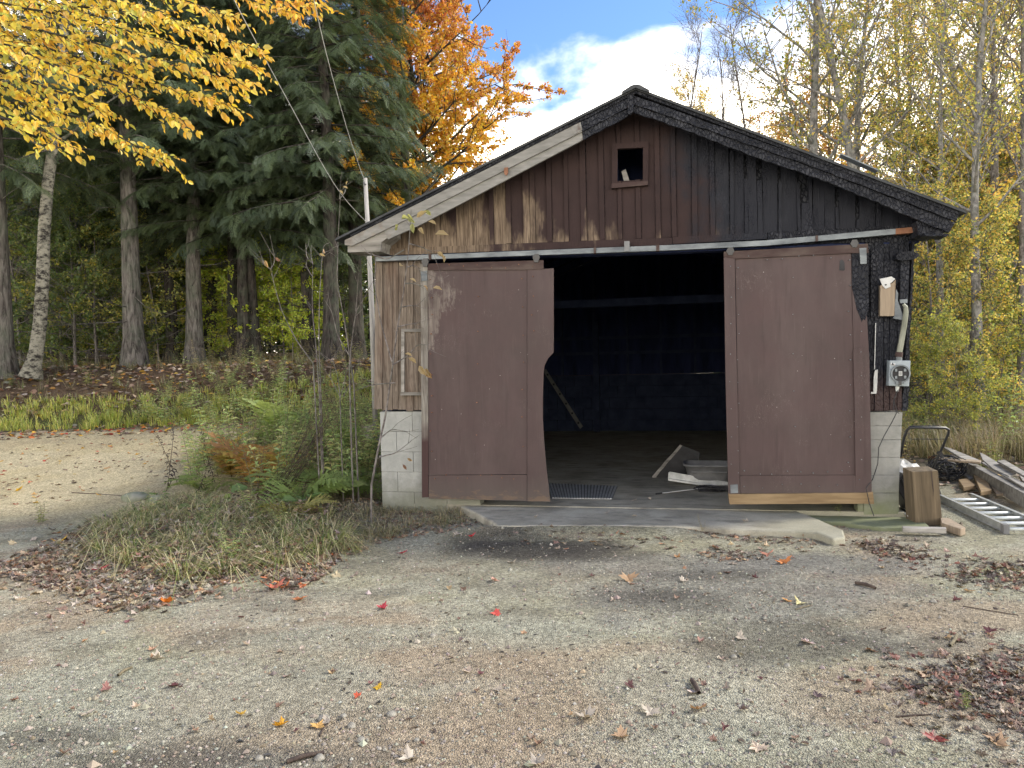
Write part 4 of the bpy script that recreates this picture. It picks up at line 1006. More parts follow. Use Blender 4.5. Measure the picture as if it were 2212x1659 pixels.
ML = thing('maple_tree', 'bright yellow maple whose leafy boughs hang into the upper left corner', 'tree', (-8.2, 8.6, h1(-8.2, 8.6)))
mlo = ML.location
limbs = [([(-260, -160), (-60, -60), (200, -12), (400, 48), (566, 112)], (8.6, 8.2, 8.0, 7.8, 7.6)), ([(-260, -80), (-60, -5), (200, 45), (400, 102), (553, 143)], (9.0, 8.6, 8.4, 8.3, 8.2)),
         ([(-260, 0), (-60, 36), (150, 78), (350, 136), (555, 182)], (8.2, 8.0, 7.9, 7.8, 7.6)), ([(-260, 30), (-60, 60), (150, 118), (350, 186), (500, 226)], (8.8, 8.4, 8.2, 8.0, 7.9)),
         ([(-260, 60), (-60, 92), (120, 138), (280, 198), (398, 260)], (8.4, 8.0, 7.9, 7.8, 7.7)), ([(-200, 200), (-60, 236), (40, 262), (100, 285), (140, 306)], (7.6, 7.4, 7.3, 7.2, 7.2)),
         ([(-100, 210), (60, 225), (200, 262), (290, 314), (366, 340)], (9.4, 9.2, 9.1, 9.0, 9.0)), ([(-260, 110), (-80, 130), (60, 175), (160, 210), (232, 236)], (8.0, 7.7, 7.6, 7.5, 7.5)),
         ([(-200, -120), (-40, -40), (100, 18), (260, 62), (420, 110)], (9.6, 9.3, 9.1, 9.0, 9.0)), ([(-200, 60), (-80, 70), (30, 100), (90, 130), (160, 165)], (7.4, 7.2, 7.1, 7.1, 7.0)),
         ([(0, -160), (150, -90), (300, -30), (430, 10), (510, 40)], (8.4, 8.3, 8.2, 8.2, 8.2)), ([(-200, 20), (-80, 30), (40, 50), (180, 95), (300, 150)], (8.6, 8.4, 8.4, 8.3, 8.3)),
         ([(-160, 150), (-60, 165), (20, 190), (70, 215), (110, 240)], (8.9, 8.8, 8.8, 8.7, 8.7)), ([(-200, -60), (0, -20), (150, 12), (300, 30), (450, 62)], (9.8, 9.6, 9.5, 9.4, 9.4))]
rs = np.random.RandomState(12); W = Wood(); LP, LD, LN = [], [], []
W.tube([(-8.2, 8.6, mlo.z - .3), (-8.15, 8.6, mlo.z + 1.5), (-8.25, 8.62, mlo.z + 3.5), (-8.2, 8.6, 7), (-8.0, 8.7, 9.5)], (.24, .19, .17, .13, .06), 12)
def leafy_twig(Tw, dens, W=W):
    n = len(Tw); L = np.linalg.norm(Tw[-1] - Tw[0]); W.tube(Tw, np.linspace(.006, .0025, n), 3)
    for k in range(max(3, int(L * dens))):
        y, g = along(Tw, min(.999, (k + rs.rand()) / max(3, int(L * dens)))); s = norm(np.cross(g, [0, 0, 1.0])) * (1 if k % 2 else -1)
        d = norm(g * .75 + s * .45 + np.array([0, 0, -.55]) + rs.normal(size=3) * .42)
        nn = norm(np.array([.12, -.55, .75]) + rs.normal(size=3) * .5)
        LP.append(y); LD.append(d); LN.append(nn)
def bough(pxs, deps, first=.06, dens=25, step=.070, tl=.46):
    K = np.array([at(a, b, c) for (a, b), c in zip(pxs, deps)]); t = np.linspace(0, 1, 26); s = np.linspace(0, 1, len(K))
    B = np.stack([np.interp(t, s, K[:, i]) for i in range(3)], -1)
    for _ in range(3): B[1:-1] = (B[:-2] + 2 * B[1:-1] + B[2:]) / 4
    B += rs.normal(size=B.shape) * .006; L = np.linalg.norm(np.diff(B, axis=0), axis=1).sum()
    W.tube(B, .016 * (1 - .88 * t) + .0015, 5); m = int(L / step)
    for k in range(m):
        f = first + (1 - first) * (k + .5 * rs.rand()) / m; q, e = along(B, min(f, .999)); sg = 1 if k % 2 else -1
        lat = norm(np.cross(e, [0, 0, 1.0])) * sg; up_ = np.array([0, 0, 1.0]) * rs.uniform(-.45, .30)
        Tw = path(rs, q, e * .8 + lat * .65 + up_, tl * (.5 + .8 * rs.rand()) * (1.15 - .55 * f), 4, .08, 0, .12); leafy_twig(Tw, dens)
    leafy_twig(B[-5:], 30)
for pxs, deps in limbs: bough(pxs, deps)
obj('trunk', W.mesh('trunk'), M['bark_dark'], ML).matrix_parent_inverse = Matrix.Translation(-mlo)
LP, LD, LN = np.array(LP), np.array(LD), np.array(LN); n = len(LP); Ls = .078 * (.5 + .85 * rs.rand(n)); lc = pick(rs, n, [(.74, .54, .06), (.70, .48, .05), (.66, .52, .09), (.62, .36, .04), (.50, .48, .09)], .2)
warm = np.clip((LP[:, 0] + 4.2) * .6, 0, 1)[:, None] * rs.rand(n, 1); lc = lc * (1 - .5 * warm) + np.array([(.74, .36, .04)]) * .5 * warm
print('yellow leaves', n)
one = np.zeros(n, bool); one[rs.permutation(n)[:300]] = True
lm = [blade_mesh('leaf', c) for c in ((.74, .54, .06), (.70, .48, .05), (.66, .52, .09), (.62, .36, .04), (.50, .48, .09))]
for i in np.where(one)[0]:
    d = LD[i]; s = norm(np.cross(LN[i], d)); u_ = np.cross(d, s); l = Ls[i]
    o = obj('leaf', lm[i % 5], M['leaf'], ML)
    o.matrix_world = Matrix(((d[0] * l, s[0] * l, u_[0] * l, LP[i][0] - mlo.x), (d[1] * l, s[1] * l, u_[1] * l, LP[i][1] - mlo.y), (d[2] * l, s[2] * l, u_[2] * l, LP[i][2] - mlo.z), (0, 0, 0, 1)))
k = ~one; o = obj('foliage', leaf_mesh(LP[k], LD[k], LN[k], Ls[k], lc[k]), M['leaf'], ML, kind='stuff'); o.matrix_parent_inverse = Matrix.Translation(-mlo)
# a second, orange bough dips into the top edge
OT = thing('maple_tree', 'orange maple bough dipping over the top edge of the view', 'tree', (-8.9, 11.0, h1(-8.9, 11.0))); oo = OT.location
rs = np.random.RandomState(14); W = Wood(); LP, LD, LN = [], [], []
W.tube([(-8.9, 11.0, oo.z - .2), (-8.8, 11, 3), (-8.8, 11, 5), (-8.0, 10.9, 7.2), (-6.2, 10.7, 8.3)], (.13, .10, .09, .06, .02), 10)
for pxs, deps in (([(130, -190), (430, -70), (520, -18), (600, 2), (690, 14)], (11, 10.6, 10.4, 10.3, 10.2)), ([(380, -120), (470, -50), (550, 4), (600, 20), (640, 28)], (10.6, 10.3, 10.1, 10, 10)), ([(420, -160), (520, -90), (600, -40), (650, -14), (700, 0)], (11.2, 11, 10.8, 10.8, 10.7))):
    bough(pxs, deps, .15, 22, .11, .42)
obj('trunk', W.mesh('trunk'), M['bark_dark'], OT).matrix_parent_inverse = Matrix.Translation(-oo)
LP, LD, LN = np.array(LP), np.array(LD), np.array(LN); n = len(LP)
o = obj('crown', leaf_mesh(LP, LD, LN, .085 * (.7 + .5 * rs.rand(n)), pick(rs, n, ORG[:2] + ORG[4:] + YEL[:1])), M['leaf'], OT); o.matrix_parent_inverse = Matrix.Translation(-oo)

# ------------------------------------------------------------------ ground cover
def inpoly(px, py, poly):
    r_ = np.zeros(len(px), bool); n = len(poly)
    for i in range(n):
        (x0, y0), (x1, y1) = poly[i], poly[(i + 1) % n]
        r_ ^= ((y0 > py) != (y1 > py)) & (px < (x1 - x0) * (py - y0) / (y1 - y0 + 1e-9) + x0)
    return r_
def gpoly(pts): return [(q.x, q.y) for q in (gp(a, b) for a, b in pts)]
def scatter(rs, poly, n):
    P = np.array(poly); lo, hi = P.min(0), P.max(0); out = np.zeros((0, 2))
    while len(out) < n:
        q = rs.uniform(lo, hi, (n * 2, 2)); out = np.concatenate([out, q[inpoly(q[:, 0], q[:, 1], poly)]])
    return out[:n]
def feather(rs, P, s=.10): return P + rs.normal(size=P.shape) * s * (rs.rand(len(P), 1) < .45)
def grass(name, label, poly, n, h, w_, pal, seed, lean=.5, clump=0, mat='grass'):
    rs = np.random.RandomState(seed)
    if clump:
        c0 = scatter(rs, poly, clump); i = rs.randint(0, clump, n); xy = c0[i] + rs.normal(size=(n, 2)) * .055; ax = norm(xy - c0[i] + 1e-6)
    else: xy = scatter(rs, poly, n); ax = norm(rs.normal(size=(n, 2)))
    z = H(xy[:, 0], xy[:, 1]); P = np.concatenate([xy, z[:, None] - .01], 1); a = np.concatenate([norm(ax + rs.normal(size=(n, 2)) * .5), np.zeros((n, 1))], 1)
    hh = (h * (.45 + .9 * rs.rand(n)))[:, None]; ln = (lean * (.2 + 1.3 * rs.rand(n)))[:, None]; s = np.stack([-a[:, 1], a[:, 0], np.zeros(n)], -1) * w_ / 2; up_ = np.array([0, 0, 1.0])
    V = np.empty((n, 6, 3)); m1 = P + up_ * hh * .55 + a * hh * ln * .35; V[:, 0] = P - s; V[:, 1] = P + s; V[:, 2] = m1 + s * .8; V[:, 3] = m1 - s * .8
    tip = P + up_ * hh * (1 - .45 * ln) + a * hh * ln; V[:, 4] = tip + s * .15; V[:, 5] = tip - s * .15
    Fq = np.array([(0, 1, 2, 3), (3, 2, 4, 5)])[None] + (np.arange(n) * 6)[:, None, None]
    return obj(name, mesh_np(name, V.reshape(-1, 3), Fq.reshape(-1, 4), np.repeat(pick(rs, n, pal, .3), 6, 0)), M[mat], kind='stuff', label=label)
LIT = [(.20, .145, .10), (.28, .21, .145), (.15, .105, .075), (.24, .195, .155), (.12, .082, .060), (.36, .275, .175), (.19, .15, .12), (.27, .15, .085), (.095, .068, .052), (.34, .285, .22), (.19, .11, .08)]
_q = [(0, -.06), (.10, .05), (.42, -.10), (.34, .10), (.66, .20), (.44, .34), (.46, .44), (.20, .42), (.24, .62), (.12, .60), (0, .95)]
LOB = np.array([(0, .25, 0)] + [(x, y, 0) for x, y in _q + [(-x, y) for x, y in _q[-2:0:-1]]]) * .9
def crumpled(P, yaw, L, cols, rs, name):
    n = len(P); k = len(LOB); T = np.repeat(LOB[None], n, 0).copy(); T[..., 1] -= .35
    T[..., 0] *= rs.uniform(.45, 1.0, n)[:, None]; c1 = rs.uniform(-.3, .9, n)[:, None] ; c2 = rs.uniform(-.5, .7, n)[:, None]
    T[..., 2] = c1 * T[..., 0] ** 2 * 1.4 + c2 * T[..., 1] ** 2 * .7 + rs.normal(size=(n, k)) * .055 + .02; T[..., 0] *= 1 - .25 * np.abs(c1)
    tx, ty = rs.normal(size=(2, n, 1)) * .24; T[..., 2] += tx * T[..., 0] + ty * T[..., 1]
    T *= L[:, None, None]; ca, sa = np.cos(yaw)[:, None], np.sin(yaw)[:, None]
    V = np.stack([T[..., 0] * ca - T[..., 1] * sa, T[..., 0] * sa + T[..., 1] * ca, T[..., 2]], -1) + P[:, None]; m = k - 1
    f = np.array([(0, 1 + i, 1 + (i + 1) % m) for i in range(m)]); Fq = (f[None] + (np.arange(n) * k)[:, None, None]).reshape(-1, 3)
    cc = np.repeat(cols, k, 0) * (1 + .18 * rs.normal(size=(n * k, 1)))
    return mesh_np(name, V.reshape(-1, 3), Fq, np.clip(cc, .01, 1))
def litter(name, label, P2, seed, size=.085, pal=LIT, lift=.012, tilt=.5, zadd=None):
    rs = np.random.RandomState(seed); n = len(P2); z = H(P2[:, 0], P2[:, 1]) + lift * rs.rand(n) ** 2 * 2 + .002
    if zadd is not None: z = z + zadd
    if size < .09: return obj(name, crumpled(np.concatenate([P2, z[:, None]], 1), rs.rand(n) * 6.283, size * (.45 + .75 * rs.rand(n)), pick(rs, n, pal, .35), rs, name), M['litter'], kind='stuff', label=label)
    a = rs.rand(n) * 6.283; D_ = norm(np.stack([np.cos(a), np.sin(a), rs.normal(size=n) * .16], -1)); N_ = norm(np.concatenate([rs.normal(size=(n, 2)) * tilt, np.ones((n, 1))], 1))
    return obj(name, leaf_mesh(np.concatenate([P2, z[:, None]], 1), D_, N_, size * (.55 + .75 * rs.rand(n)), pick(rs, n, pal, .3), name, rs.uniform(-1.2, 2.2, n), rs.uniform(.7, 1.5, n)[:, None]), M['litter'], kind='stuff', label=label)

rs = np.random.RandomState(100)
# verge, bank
vp = [(-17, 15.3), (-11, 15.2), (-7, 15.6), (-4.2, 16.2), (-2.0, 17.2), (-1.4, 18.6), (-4, 18.4), (-8, 17.4), (-17, 17.2)]
grass('grass', 'sunlit green verge beyond the drive', vp, 15000, .20, .012, [(.30, .34, .06), (.22, .29, .05), (.40, .40, .08), (.46, .42, .12)], 1, .6, 700)
bkp = [(-20, 16.4), (-9, 16.6), (-4, 17.2), (-1.2, 18.6), (0, 24), (-3, 27), (-22, 27)]
q = scatter(rs, bkp, 12000); litter('leaf_litter', 'brown leaf litter over the wooded bank', q, 2, .14, LIT + [(.34, .18, .05), (.40, .27, .06)], .03)
grass('undergrowth', 'dry and green undergrowth on the wooded bank', bkp, 9000, .28, .010, [(.10, .13, .04), (.16, .15, .06), (.22, .18, .10), (.12, .09, .05)], 3, .8, 500)
ep = [(-17, 14.4), (-10, 14.2), (-6, 14.8), (-2.6, 15.6), (-2, 16.4), (-6, 16), (-17, 15.7)]
q = scatter(rs, ep, 1700); litter('leaf_litter', 'yellow and red leaves gathered along the far edge of the drive', q, 4, .10, LIT[:6] + [(.50, .30, .04), (.42, .14, .04), (.36, .06, .05)], .01)
q = scatter(rs, gpoly([(-60, 1010), (100, 950), (420, 890), (700, 880), (760, 960), (420, 1000), (200, 1090), (-60, 1110)]), 500); litter('leaf_litter', 'scattered leaves lying on the drive', q, 5, .085, LIT[:6] + [(.50, .30, .04), (.45, .26, .10), (.36, .08, .05)], .004, .3)
# mound beside the garage
gpA = gpoly([(205, 1190), (230, 1140), (330, 1100), (480, 1085), (640, 1095), (720, 1140), (735, 1185), (640, 1215), (520, 1245), (420, 1262), (290, 1235)])
grass('grass', 'long lax grass tussocks on the mound, green and straw', gpA, 5600, .27, .0055, [(.16, .20, .055), (.24, .25, .09), (.42, .37, .20), (.50, .44, .27), (.12, .17, .05), (.46, .40, .24)], 6, 2.0, 62)
gpB = gpoly([(560, 1120), (700, 1100), (900, 1085), (1040, 1100), (1050, 1120), (900, 1150), (760, 1195), (640, 1200)])
grass('grass', 'dry straw-coloured grass at the foot of the left door', gpB, 3600, .12, .005, [(.30, .25, .15), (.22, .18, .11), (.12, .13, .05), (.36, .31, .19)], 7, 1.2, 120)
LA = gpoly([(-40, 1235), (120, 1170), (215, 1120), (330, 1110), (420, 1180), (640, 1190), (735, 1170), (728, 1215), (690, 1255), (600, 1250), (560, 1240), (500, 1262), (430, 1285), (330, 1318), (240, 1322), (140, 1290), (60, 1262)])
q = scatter(rs, gpA, 3300); litter('leaf_litter', 'fallen leaves caught among the grass tussocks', q, 81, .075, LIT, .05, .5, .04)
q = feather(rs, scatter(rs, LA, 4200), .16); litter('leaf_litter', 'drift of brown and grey fallen leaves along the front of the mound', q, 8, .088, LIT + [(.34, .30, .25)], .006, .5)
q = scatter(rs, gpoly([(640, 1120), (760, 1075), (900, 1080), (1060, 1105), (1075, 1125), (960, 1150), (860, 1165), (760, 1200), (680, 1200)]), 1300); litter('leaf_litter', 'leaf scraps drifted below the left door', q, 9, .07, LIT, .003, .4)
q = scatter(rs, gpoly([(560, 1235), (700, 1190), (735, 1205), (700, 1245), (640, 1275), (590, 1270)]), 420); litter('leaf_litter', 'small heap of leaves at the right tip of the mound', q, 10, .088, LIT + [(.45, .14, .05)], .008, .5)
for i, (pts, n_, lab) in enumerate([([(1500, 1195), (1545, 1180), (1600, 1190), (1660, 1195), (1640, 1212), (1570, 1215)], 170, 'dark leaf scraps in front of the apron'), ([(1840, 1175), (1890, 1165), (1960, 1185), (2010, 1200), (1980, 1213), (1900, 1205)], 430, 'reddish leaf drift right of the apron corner'),
        ([(2030, 1245), (2080, 1228), (2150, 1215), (2260, 1225), (2260, 1270), (2120, 1268)], 620, 'reddish leaf drift at the right edge of the yard'), ([(1930, 1490), (1990, 1445), (2080, 1420), (2260, 1400), (2300, 1640), (2180, 1570), (2060, 1530)], 1500, 'large dark leaf drift in the lower right corner'),
        ([(1480, 1142), (1640, 1150), (1760, 1162), (1700, 1180), (1560, 1168)], 330, 'leaf scraps gathered along the lip of the apron'), ([(1740, 1112), (1830, 1110), (1930, 1125), (1880, 1140), (1800, 1140)], 160, 'leaf scraps beside the footing'), ([(2110, 1040), (2230, 1035), (2260, 1080), (2160, 1070)], 300, 'leaf drift among the lumber'),
        ([(1090, 1150), (1350, 1150), (1480, 1165), (1300, 1180), (1110, 1170)], 150, 'dark scraps on the damp patch before the apron')]):
    q = feather(rs, scatter(rs, gpoly(pts), int(n_ * .5)), .22); litter('leaf_litter', lab, q, 20 + i, .075, [(.15, .095, .065), (.22, .155, .105), (.10, .08, .062), (.28, .21, .145), (.19, .085, .06), (.36, .29, .21), (.14, .115, .09), (.12, .09, .07)] if i not in (0, 4, 5, 7) else LIT[2:9], .003, .4)
rp = gpoly([(1948, 985), (2000, 935), (2080, 925), (2260, 920), (2300, 1000), (2140, 1005), (2040, 1000)])
grass('grass', 'dry straw grass behind the lumber right of the garage', rp, 7000, .55, .009, [(.33, .27, .17), (.26, .21, .13), (.17, .16, .07), (.38, .32, .22)], 31, .55, 260)
rp2 = [(4.9, 13), (8, 12.2), (14, 12.5), (18, 20), (6.5, 20)]
grass('undergrowth', 'green and tan undergrowth in front of the right woods', rp2, 8000, .6, .014, [(.12, .16, .05), (.20, .20, .07), (.28, .23, .13), (.09, .13, .05)], 32, .7, 400)
q = scatter(rs, [(4.8, 9), (9, 8.5), (16, 12), (20, 24), (6.5, 24)], 5000); litter('leaf_litter', 'fallen leaves under the right woods', q, 33, .10, LIT + [(.45, .28, .05)], .02)

# gravel stones strewn over the near yard
rs = np.random.RandomState(55); n = 30000; yy = 2.3 + 6.2 * rs.rand(n) ** 1.5; xx = rs.uniform(-.78, .78, n) * yy + rs.normal(size=n) * .1
sel = (fbm(xx * 1.3 + 5, yy * 1.3, 3) + .35 * rs.rand(n)) > .55; xx, yy = xx[sel], yy[sel]; n = len(xx)
r_ = .0038 + .0085 * rs.rand(n) ** 2.2 + (rs.rand(n) < .010) * rs.uniform(.006, .020, n)
oct_ = np.array([(1, 0, 0), (-1, 0, 0), (0, 1, 0), (0, -1, 0), (0, 0, .8), (0, 0, -.5)]); of = np.array([(0, 2, 4), (2, 1, 4), (1, 3, 4), (3, 0, 4), (2, 0, 5), (1, 2, 5), (3, 1, 5), (0, 3, 5)])
V = oct_[None] * (.7 + .6 * rs.rand(n, 6, 1)) * r_[:, None, None]; a = rs.rand(n) * 6.3; ca, sa = np.cos(a)[:, None], np.sin(a)[:, None]
V = np.stack([V[..., 0] * ca - V[..., 1] * sa, V[..., 0] * sa + V[..., 1] * ca, V[..., 2]], -1); V += np.stack([xx, yy, H(xx, yy) + r_ * .15], -1)[:, None]
m, t, bs = newmat('gravel_stone'); fin(t, bs, t.attr('col'), .9, spec=.2); M['stone'] = m
obj('gravel', mesh_np('gravel', V.reshape(-1, 3), (of[None] + (np.arange(n) * 6)[:, None, None]).reshape(-1, 3), np.repeat(pick(rs, n, [(.24, .22, .18), (.28, .26, .21), (.20, .165, .13), (.25, .20, .15), (.15, .14, .125), (.31, .295, .25)], .25), 6, 0)), M['stone'], kind='stuff', label='small loose stones over the gravel yard')

# dark crumbs of bark, twig and leaf over the yard
rs = np.random.RandomState(56); n = 3600; yy = 2.6 + 6.6 * rs.rand(n) ** 1.2; xx = rs.uniform(-.76, .76, n) * yy
sel = (fbm(xx * .9 + 15, yy * .9 + 2, 4) + .25 * rs.rand(n)) > .60; xx, yy = xx[sel], yy[sel]; n = len(xx)
P = np.stack([xx, yy, H(xx, yy) + .003], -1); a = rs.rand(n) * 6.28; D_ = norm(np.stack([np.cos(a), np.sin(a), rs.normal(size=n) * .2], -1)); N_ = norm(np.concatenate([rs.normal(size=(n, 2)) * .4, np.ones((n, 1))], 1))
obj('debris', leaf_mesh(P, D_, N_, .012 + .035 * rs.rand(n) ** 2.5, pick(rs, n, [(.07, .055, .045), (.11, .085, .065), (.16, .12, .09), (.05, .045, .04), (.20, .16, .12)], .3), 'debris', rs.uniform(-.5, 2.0, n), rs.uniform(.3, 1.1, n)[:, None]), M['litter'], kind='stuff', label='dark crumbs of bark and leaf scattered over the yard')

# ------------------------------------------------------------------ plants of the thicket beside the garage
def zd(x, y): return ((1050 + x / 1.843) / 1.38879, (720 + y / 1.843) / 1.38879)
def z6(x, y): return ((700 + x / 2.371) / 1.38879, (500 + y / 2.371) / 1.38879)
def z7(x, y): return ((2550 + x / 3.017) / 1.38879, (1150 + y / 3.017) / 1.38879)
def z8(x, y): return ((2600 + x / 1.843) / 1.38879, (600 + y / 1.843) / 1.38879)
def zw_(x, y): return (x * 1250 / 2212 / 1.38879, (800 + y * 900 / 1593) / 1.38879)      # the enlargement of the thicket

def frond_mesh(seed, pal):
    rs = np.random.RandomState(seed); n = 22; V = []; Cc = []; t = np.linspace(0, 1, n)
    X_ = t * .92 - .1 * t ** 3; Z_ = .55 * t - .62 * t ** 2.2; base = np.array(pal[rs.randint(len(pal))])
    for i in range(1, n):
        L = .27 * math.sin(math.pi * (.12 + .88 * t[i]) ** .8) * (1 - .25 * t[i]) + .02
        p = np.array([X_[i], 0, Z_[i]])
        for sg in (-1, 1):
            d = norm(np.array([.38, sg, .10 - .35 * t[i] + rs.normal() * .12])); q = np.array([1, 0, 0])
            m = 4
            for k in range(m):                              # each pinna a short row of leaflets
                a = p + d * L * k / m; w_ = .034 * (1 - .6 * k / m); f = np.array([.9, 0, -.15])
                V.append([a, a + d * L * .30 / 1 + f * w_, a + d * L * .42, a + d * L * .22 - f * w_]); Cc.append(base * (.8 + .4 * rs.rand()))
    for i in range(n - 1):
        a, b = np.array([X_[i], 0, Z_[i]]), np.array([X_[i + 1], 0, Z_[i + 1]]); s = np.array([0, .006 * (1.1 - t[i]), 0])
        V.append([a - s, a + s, b + s, b - s]); Cc.append(np.array((.12, .10, .04)))
    V = np.array(V); return mesh_np('frond', V.reshape(-1, 3), np.arange(len(V) * 4).reshape(-1, 4), np.repeat(np.array(Cc), 4, 0))
FG = [frond_mesh(i, [(.25, .33, .10), (.30, .36, .12), (.20, .29, .09)]) for i in range(3)]
FY_ = [frond_mesh(5, [(.58, .40, .11), (.50, .36, .10)]), frond_mesh(6, [(.44, .24, .10)]), frond_mesh(7, [(.34, .31, .10)])]
def fern(px, py, s, ms, label, k=9, seed=0, up_=.35, loc=None):
    rs = np.random.RandomState(seed); q = loc or gp(px, py); r = thing('fern', label, 'fern', q, 0, 'ferns beside the garage')
    for i in range(k):
        o = obj('frond', ms[i % len(ms)], M['leaf'], r); o.rotation_euler = (rs.normal() * .2, -up_ * (.3 + 1.2 * rs.rand()), i * 6.283 / k + rs.normal() * .3); l = 1.4 * s * (.7 + .5 * rs.rand()); o.scale = (l, l, l)
ferns = [(650, 1085, .62, FG, 'green fern low at the front of the thicket'), (735, 1070, .70, FG, 'large green fern leaning towards the garage wall'), (778, 1052, .52, FG, 'small bright fern against the block wall corner'), (560, 1050, .75, FY_[:2], 'yellow-orange dying fern in the middle of the thicket'),
         (500, 1030, .6, FY_, 'rust and yellow fern left of the dying one'), (690, 1010, .85, FG, 'tall pale fern at the heart of the thicket'), (600, 985, .85, FG, 'tall upright fern behind the dying one'), (640, 1120, .45, FY_[2:], 'olive fern drooping over the straw grass'), (770, 1000, .7, FG, 'fern behind the bare sapling by the wall'), (450, 1070, .5, FG, 'fern at the left end of the thicket')]
for i, (px, py, s, ms, lab) in enumerate(ferns): fern(px, py, s, ms, lab, 9, i, .85 if 'yellow' in lab or 'dying' in lab else .55 if s > .7 else .30)

def weed_mesh(seed, h, nl, ll, pal, wid=.2, stems=1, plume=0, curl=.2, stemc=(.13, .12, .05)):
    rs = np.random.RandomState(seed); P, Dv, Nv, Ls = [], [], [], []; W = Wood()
    for s in range(stems):
        a = rs.rand() * 6.3; S = path(rs, (rs.normal() * .04, rs.normal() * .04, -.03), (math.cos(a) * .25, math.sin(a) * .25, 1), h * (.75 + .4 * rs.rand()), 8, .06, 0, .05)
        W.tube(S, np.linspace(.0045, .0015, 8), 3)
        for i in range(nl):
            u = .12 + .86 * (i + rs.rand()) / nl; q, e = along(S, min(u, .99)); b = i * 2.4 + rs.normal() * .4
            d = norm(np.array([math.cos(b), math.sin(b), .35 - curl * 2 * rs.rand()])); P.append(q); Dv.append(d); Nv.append(norm(np.array([0, 0, 1.]) + rs.normal(size=3) * .3)); Ls.append(ll * (1.1 - .75 * u) * (.7 + .6 * rs.rand()))
        for i in range(plume):
            q, e = along(S, .72 + .27 * rs.rand()); d = norm(rs.normal(size=3) + np.array([0, 0, .8])); P.append(q + d * .04 * rs.rand()); Dv.append(d); Nv.append(norm(rs.normal(size=3))); Ls.append(.03)
    P, Dv, Nv, Ls = map(np.array, (P, Dv, Nv, Ls)); n = len(P); S_ = norm(np.cross(Nv, Dv)); T = LEAFV.copy(); T[:, 1] *= wid / .27 * .5
    N2 = np.cross(Dv, S_); T[3, 2] -= .18
    V = P[:, None] + Ls[:, None, None] * (T[None, :, 0:1] * Dv[:, None] + T[None, :, 1:2] * S_[:, None] + T[None, :, 2:3] * N2[:, None])
    Fq = (LEAFF[None] + (np.arange(n) * 8)[:, None, None]).reshape(-1, 3)
    return W, mesh_np('leaves', V.reshape(-1, 3), Fq, np.repeat(pick(rs, n, pal, .25), 8, 0))
def weed_kind(*a, **k):
    W, me = weed_mesh(*a, **k); return (W.mesh('stem'), me)
WG = [(.28, .36, .14), (.34, .41, .16), (.23, .31, .12), (.44, .44, .20)]
WK = [weed_kind(1, 1.15, 38, .14, WG, .26, 3), weed_kind(2, .9, 32, .13, WG + [(.34, .33, .15)], .28, 4), weed_kind(3, 1.3, 40, .12, WG[:3], .22, 3, 14), weed_kind(4, .55, 18, .10, [(.20, .24, .08), (.28, .28, .10), (.14, .19, .06)], .26, 4), weed_kind(5, .8, 22, .09, [(.30, .24, .13), (.22, .20, .09), (.16, .12, .07)], .16, 4, 10)]
WD = weed_kind(6, 1.0, 34, .075, [(.045, .030, .025), (.07, .045, .035), (.10, .07, .05)], .26, 1, 26, .5, (.04, .03, .02))
M['stem'] = simple('plant_stem', (.09, .075, .045), (.20, .17, .11), 20, (1, 1, .2)); M['stem_dark'] = simple('dead_stem', (.035, .025, .022), (.09, .065, .05), 20, (1, 1, .2))
def weed(kind, loc, s, rz, label, group, cat='weed', stem='stem', name='weed_plant'):
    r = thing(name, label, cat, loc, rz, group); r.scale = (s, s, s); obj('stem', kind[0], M[stem], r); obj('leaf_cluster', kind[1], M['leaf'], r, kind='stuff'); return r
rs = np.random.RandomState(200)
thick = gpoly([(385, 1065), (430, 990), (600, 960), (760, 960), (800, 1000), (800, 1050), (730, 1080), (560, 1075)])
for i, (x, y) in enumerate(scatter(rs, thick, 88)):
    weed(WK[(0, 1, 2, 0, 4, 4)[i % 6]], (x, y, h1(x, y)), rs.uniform(.6, 1.3), rs.rand() * 6, 'leafy green weed stem in the thicket beside the garage', 'weeds in the thicket beside the garage')
for i, (x, y) in enumerate(scatter(rs, gpoly([(800, 1010), (830, 1050), (905, 1068), (905, 1082), (790, 1085)]), 10)):
    weed(WK[(3, 4)[i % 2]], (x, y, h1(x, y)), rs.uniform(.35, .6), rs.rand() * 6, 'low weed at the foot of the block wall', 'weeds along the block wall')
for i, (x, y) in enumerate(scatter(rs, [(-8, 15.6), (-3, 16.0), (-1.6, 18), (-1, 20), (-5, 19), (-9, 17.6)], 70)):
    weed(WK[(3, 0, 3, 1, 4)[i % 5]], (x, y, h1(x, y)), rs.uniform(.6, 1.1), rs.rand() * 6, 'pale green weed on the sunny bank beyond the drive', 'weeds on the bank beyond the drive')
for i, (x, y) in enumerate(scatter(rs, [(-2.7, 11), (-2.4, 15), (-1.6, 16.5), (-3.6, 15.5), (-3.6, 12)], 26)):
    weed(WK[(3, 1, 4)[i % 3]], (x, y, h1(x, y)), rs.uniform(.7, 1.2), rs.rand() * 6, 'weed in the row behind the thicket along the garage side', 'weeds along the garage side')
for i, (x, y) in enumerate(scatter(rs, [(-16, 18), (-9, 18), (-3, 20), (-4, 24), (-16, 24)], 60)):
    weed(WK[(3, 4, 3)[i % 3]], (x, y, h1(x, y)), rs.uniform(.6, 1.2), rs.rand() * 6, 'broad-leaved seedling on the shaded forest floor', 'seedlings on the forest floor')
for i, (x, y) in enumerate(scatter(rs, [(5.2, 11), (8, 10.5), (14, 13), (14, 17), (6, 17)], 90)):
    weed(WK[(4, 1, 4, 2, 3)[i % 5]], (x, y, h1(x, y)), rs.uniform(.7, 1.25), rs.rand() * 6, 'tall weed at the edge of the right woods', 'weeds at the edge of the right woods')
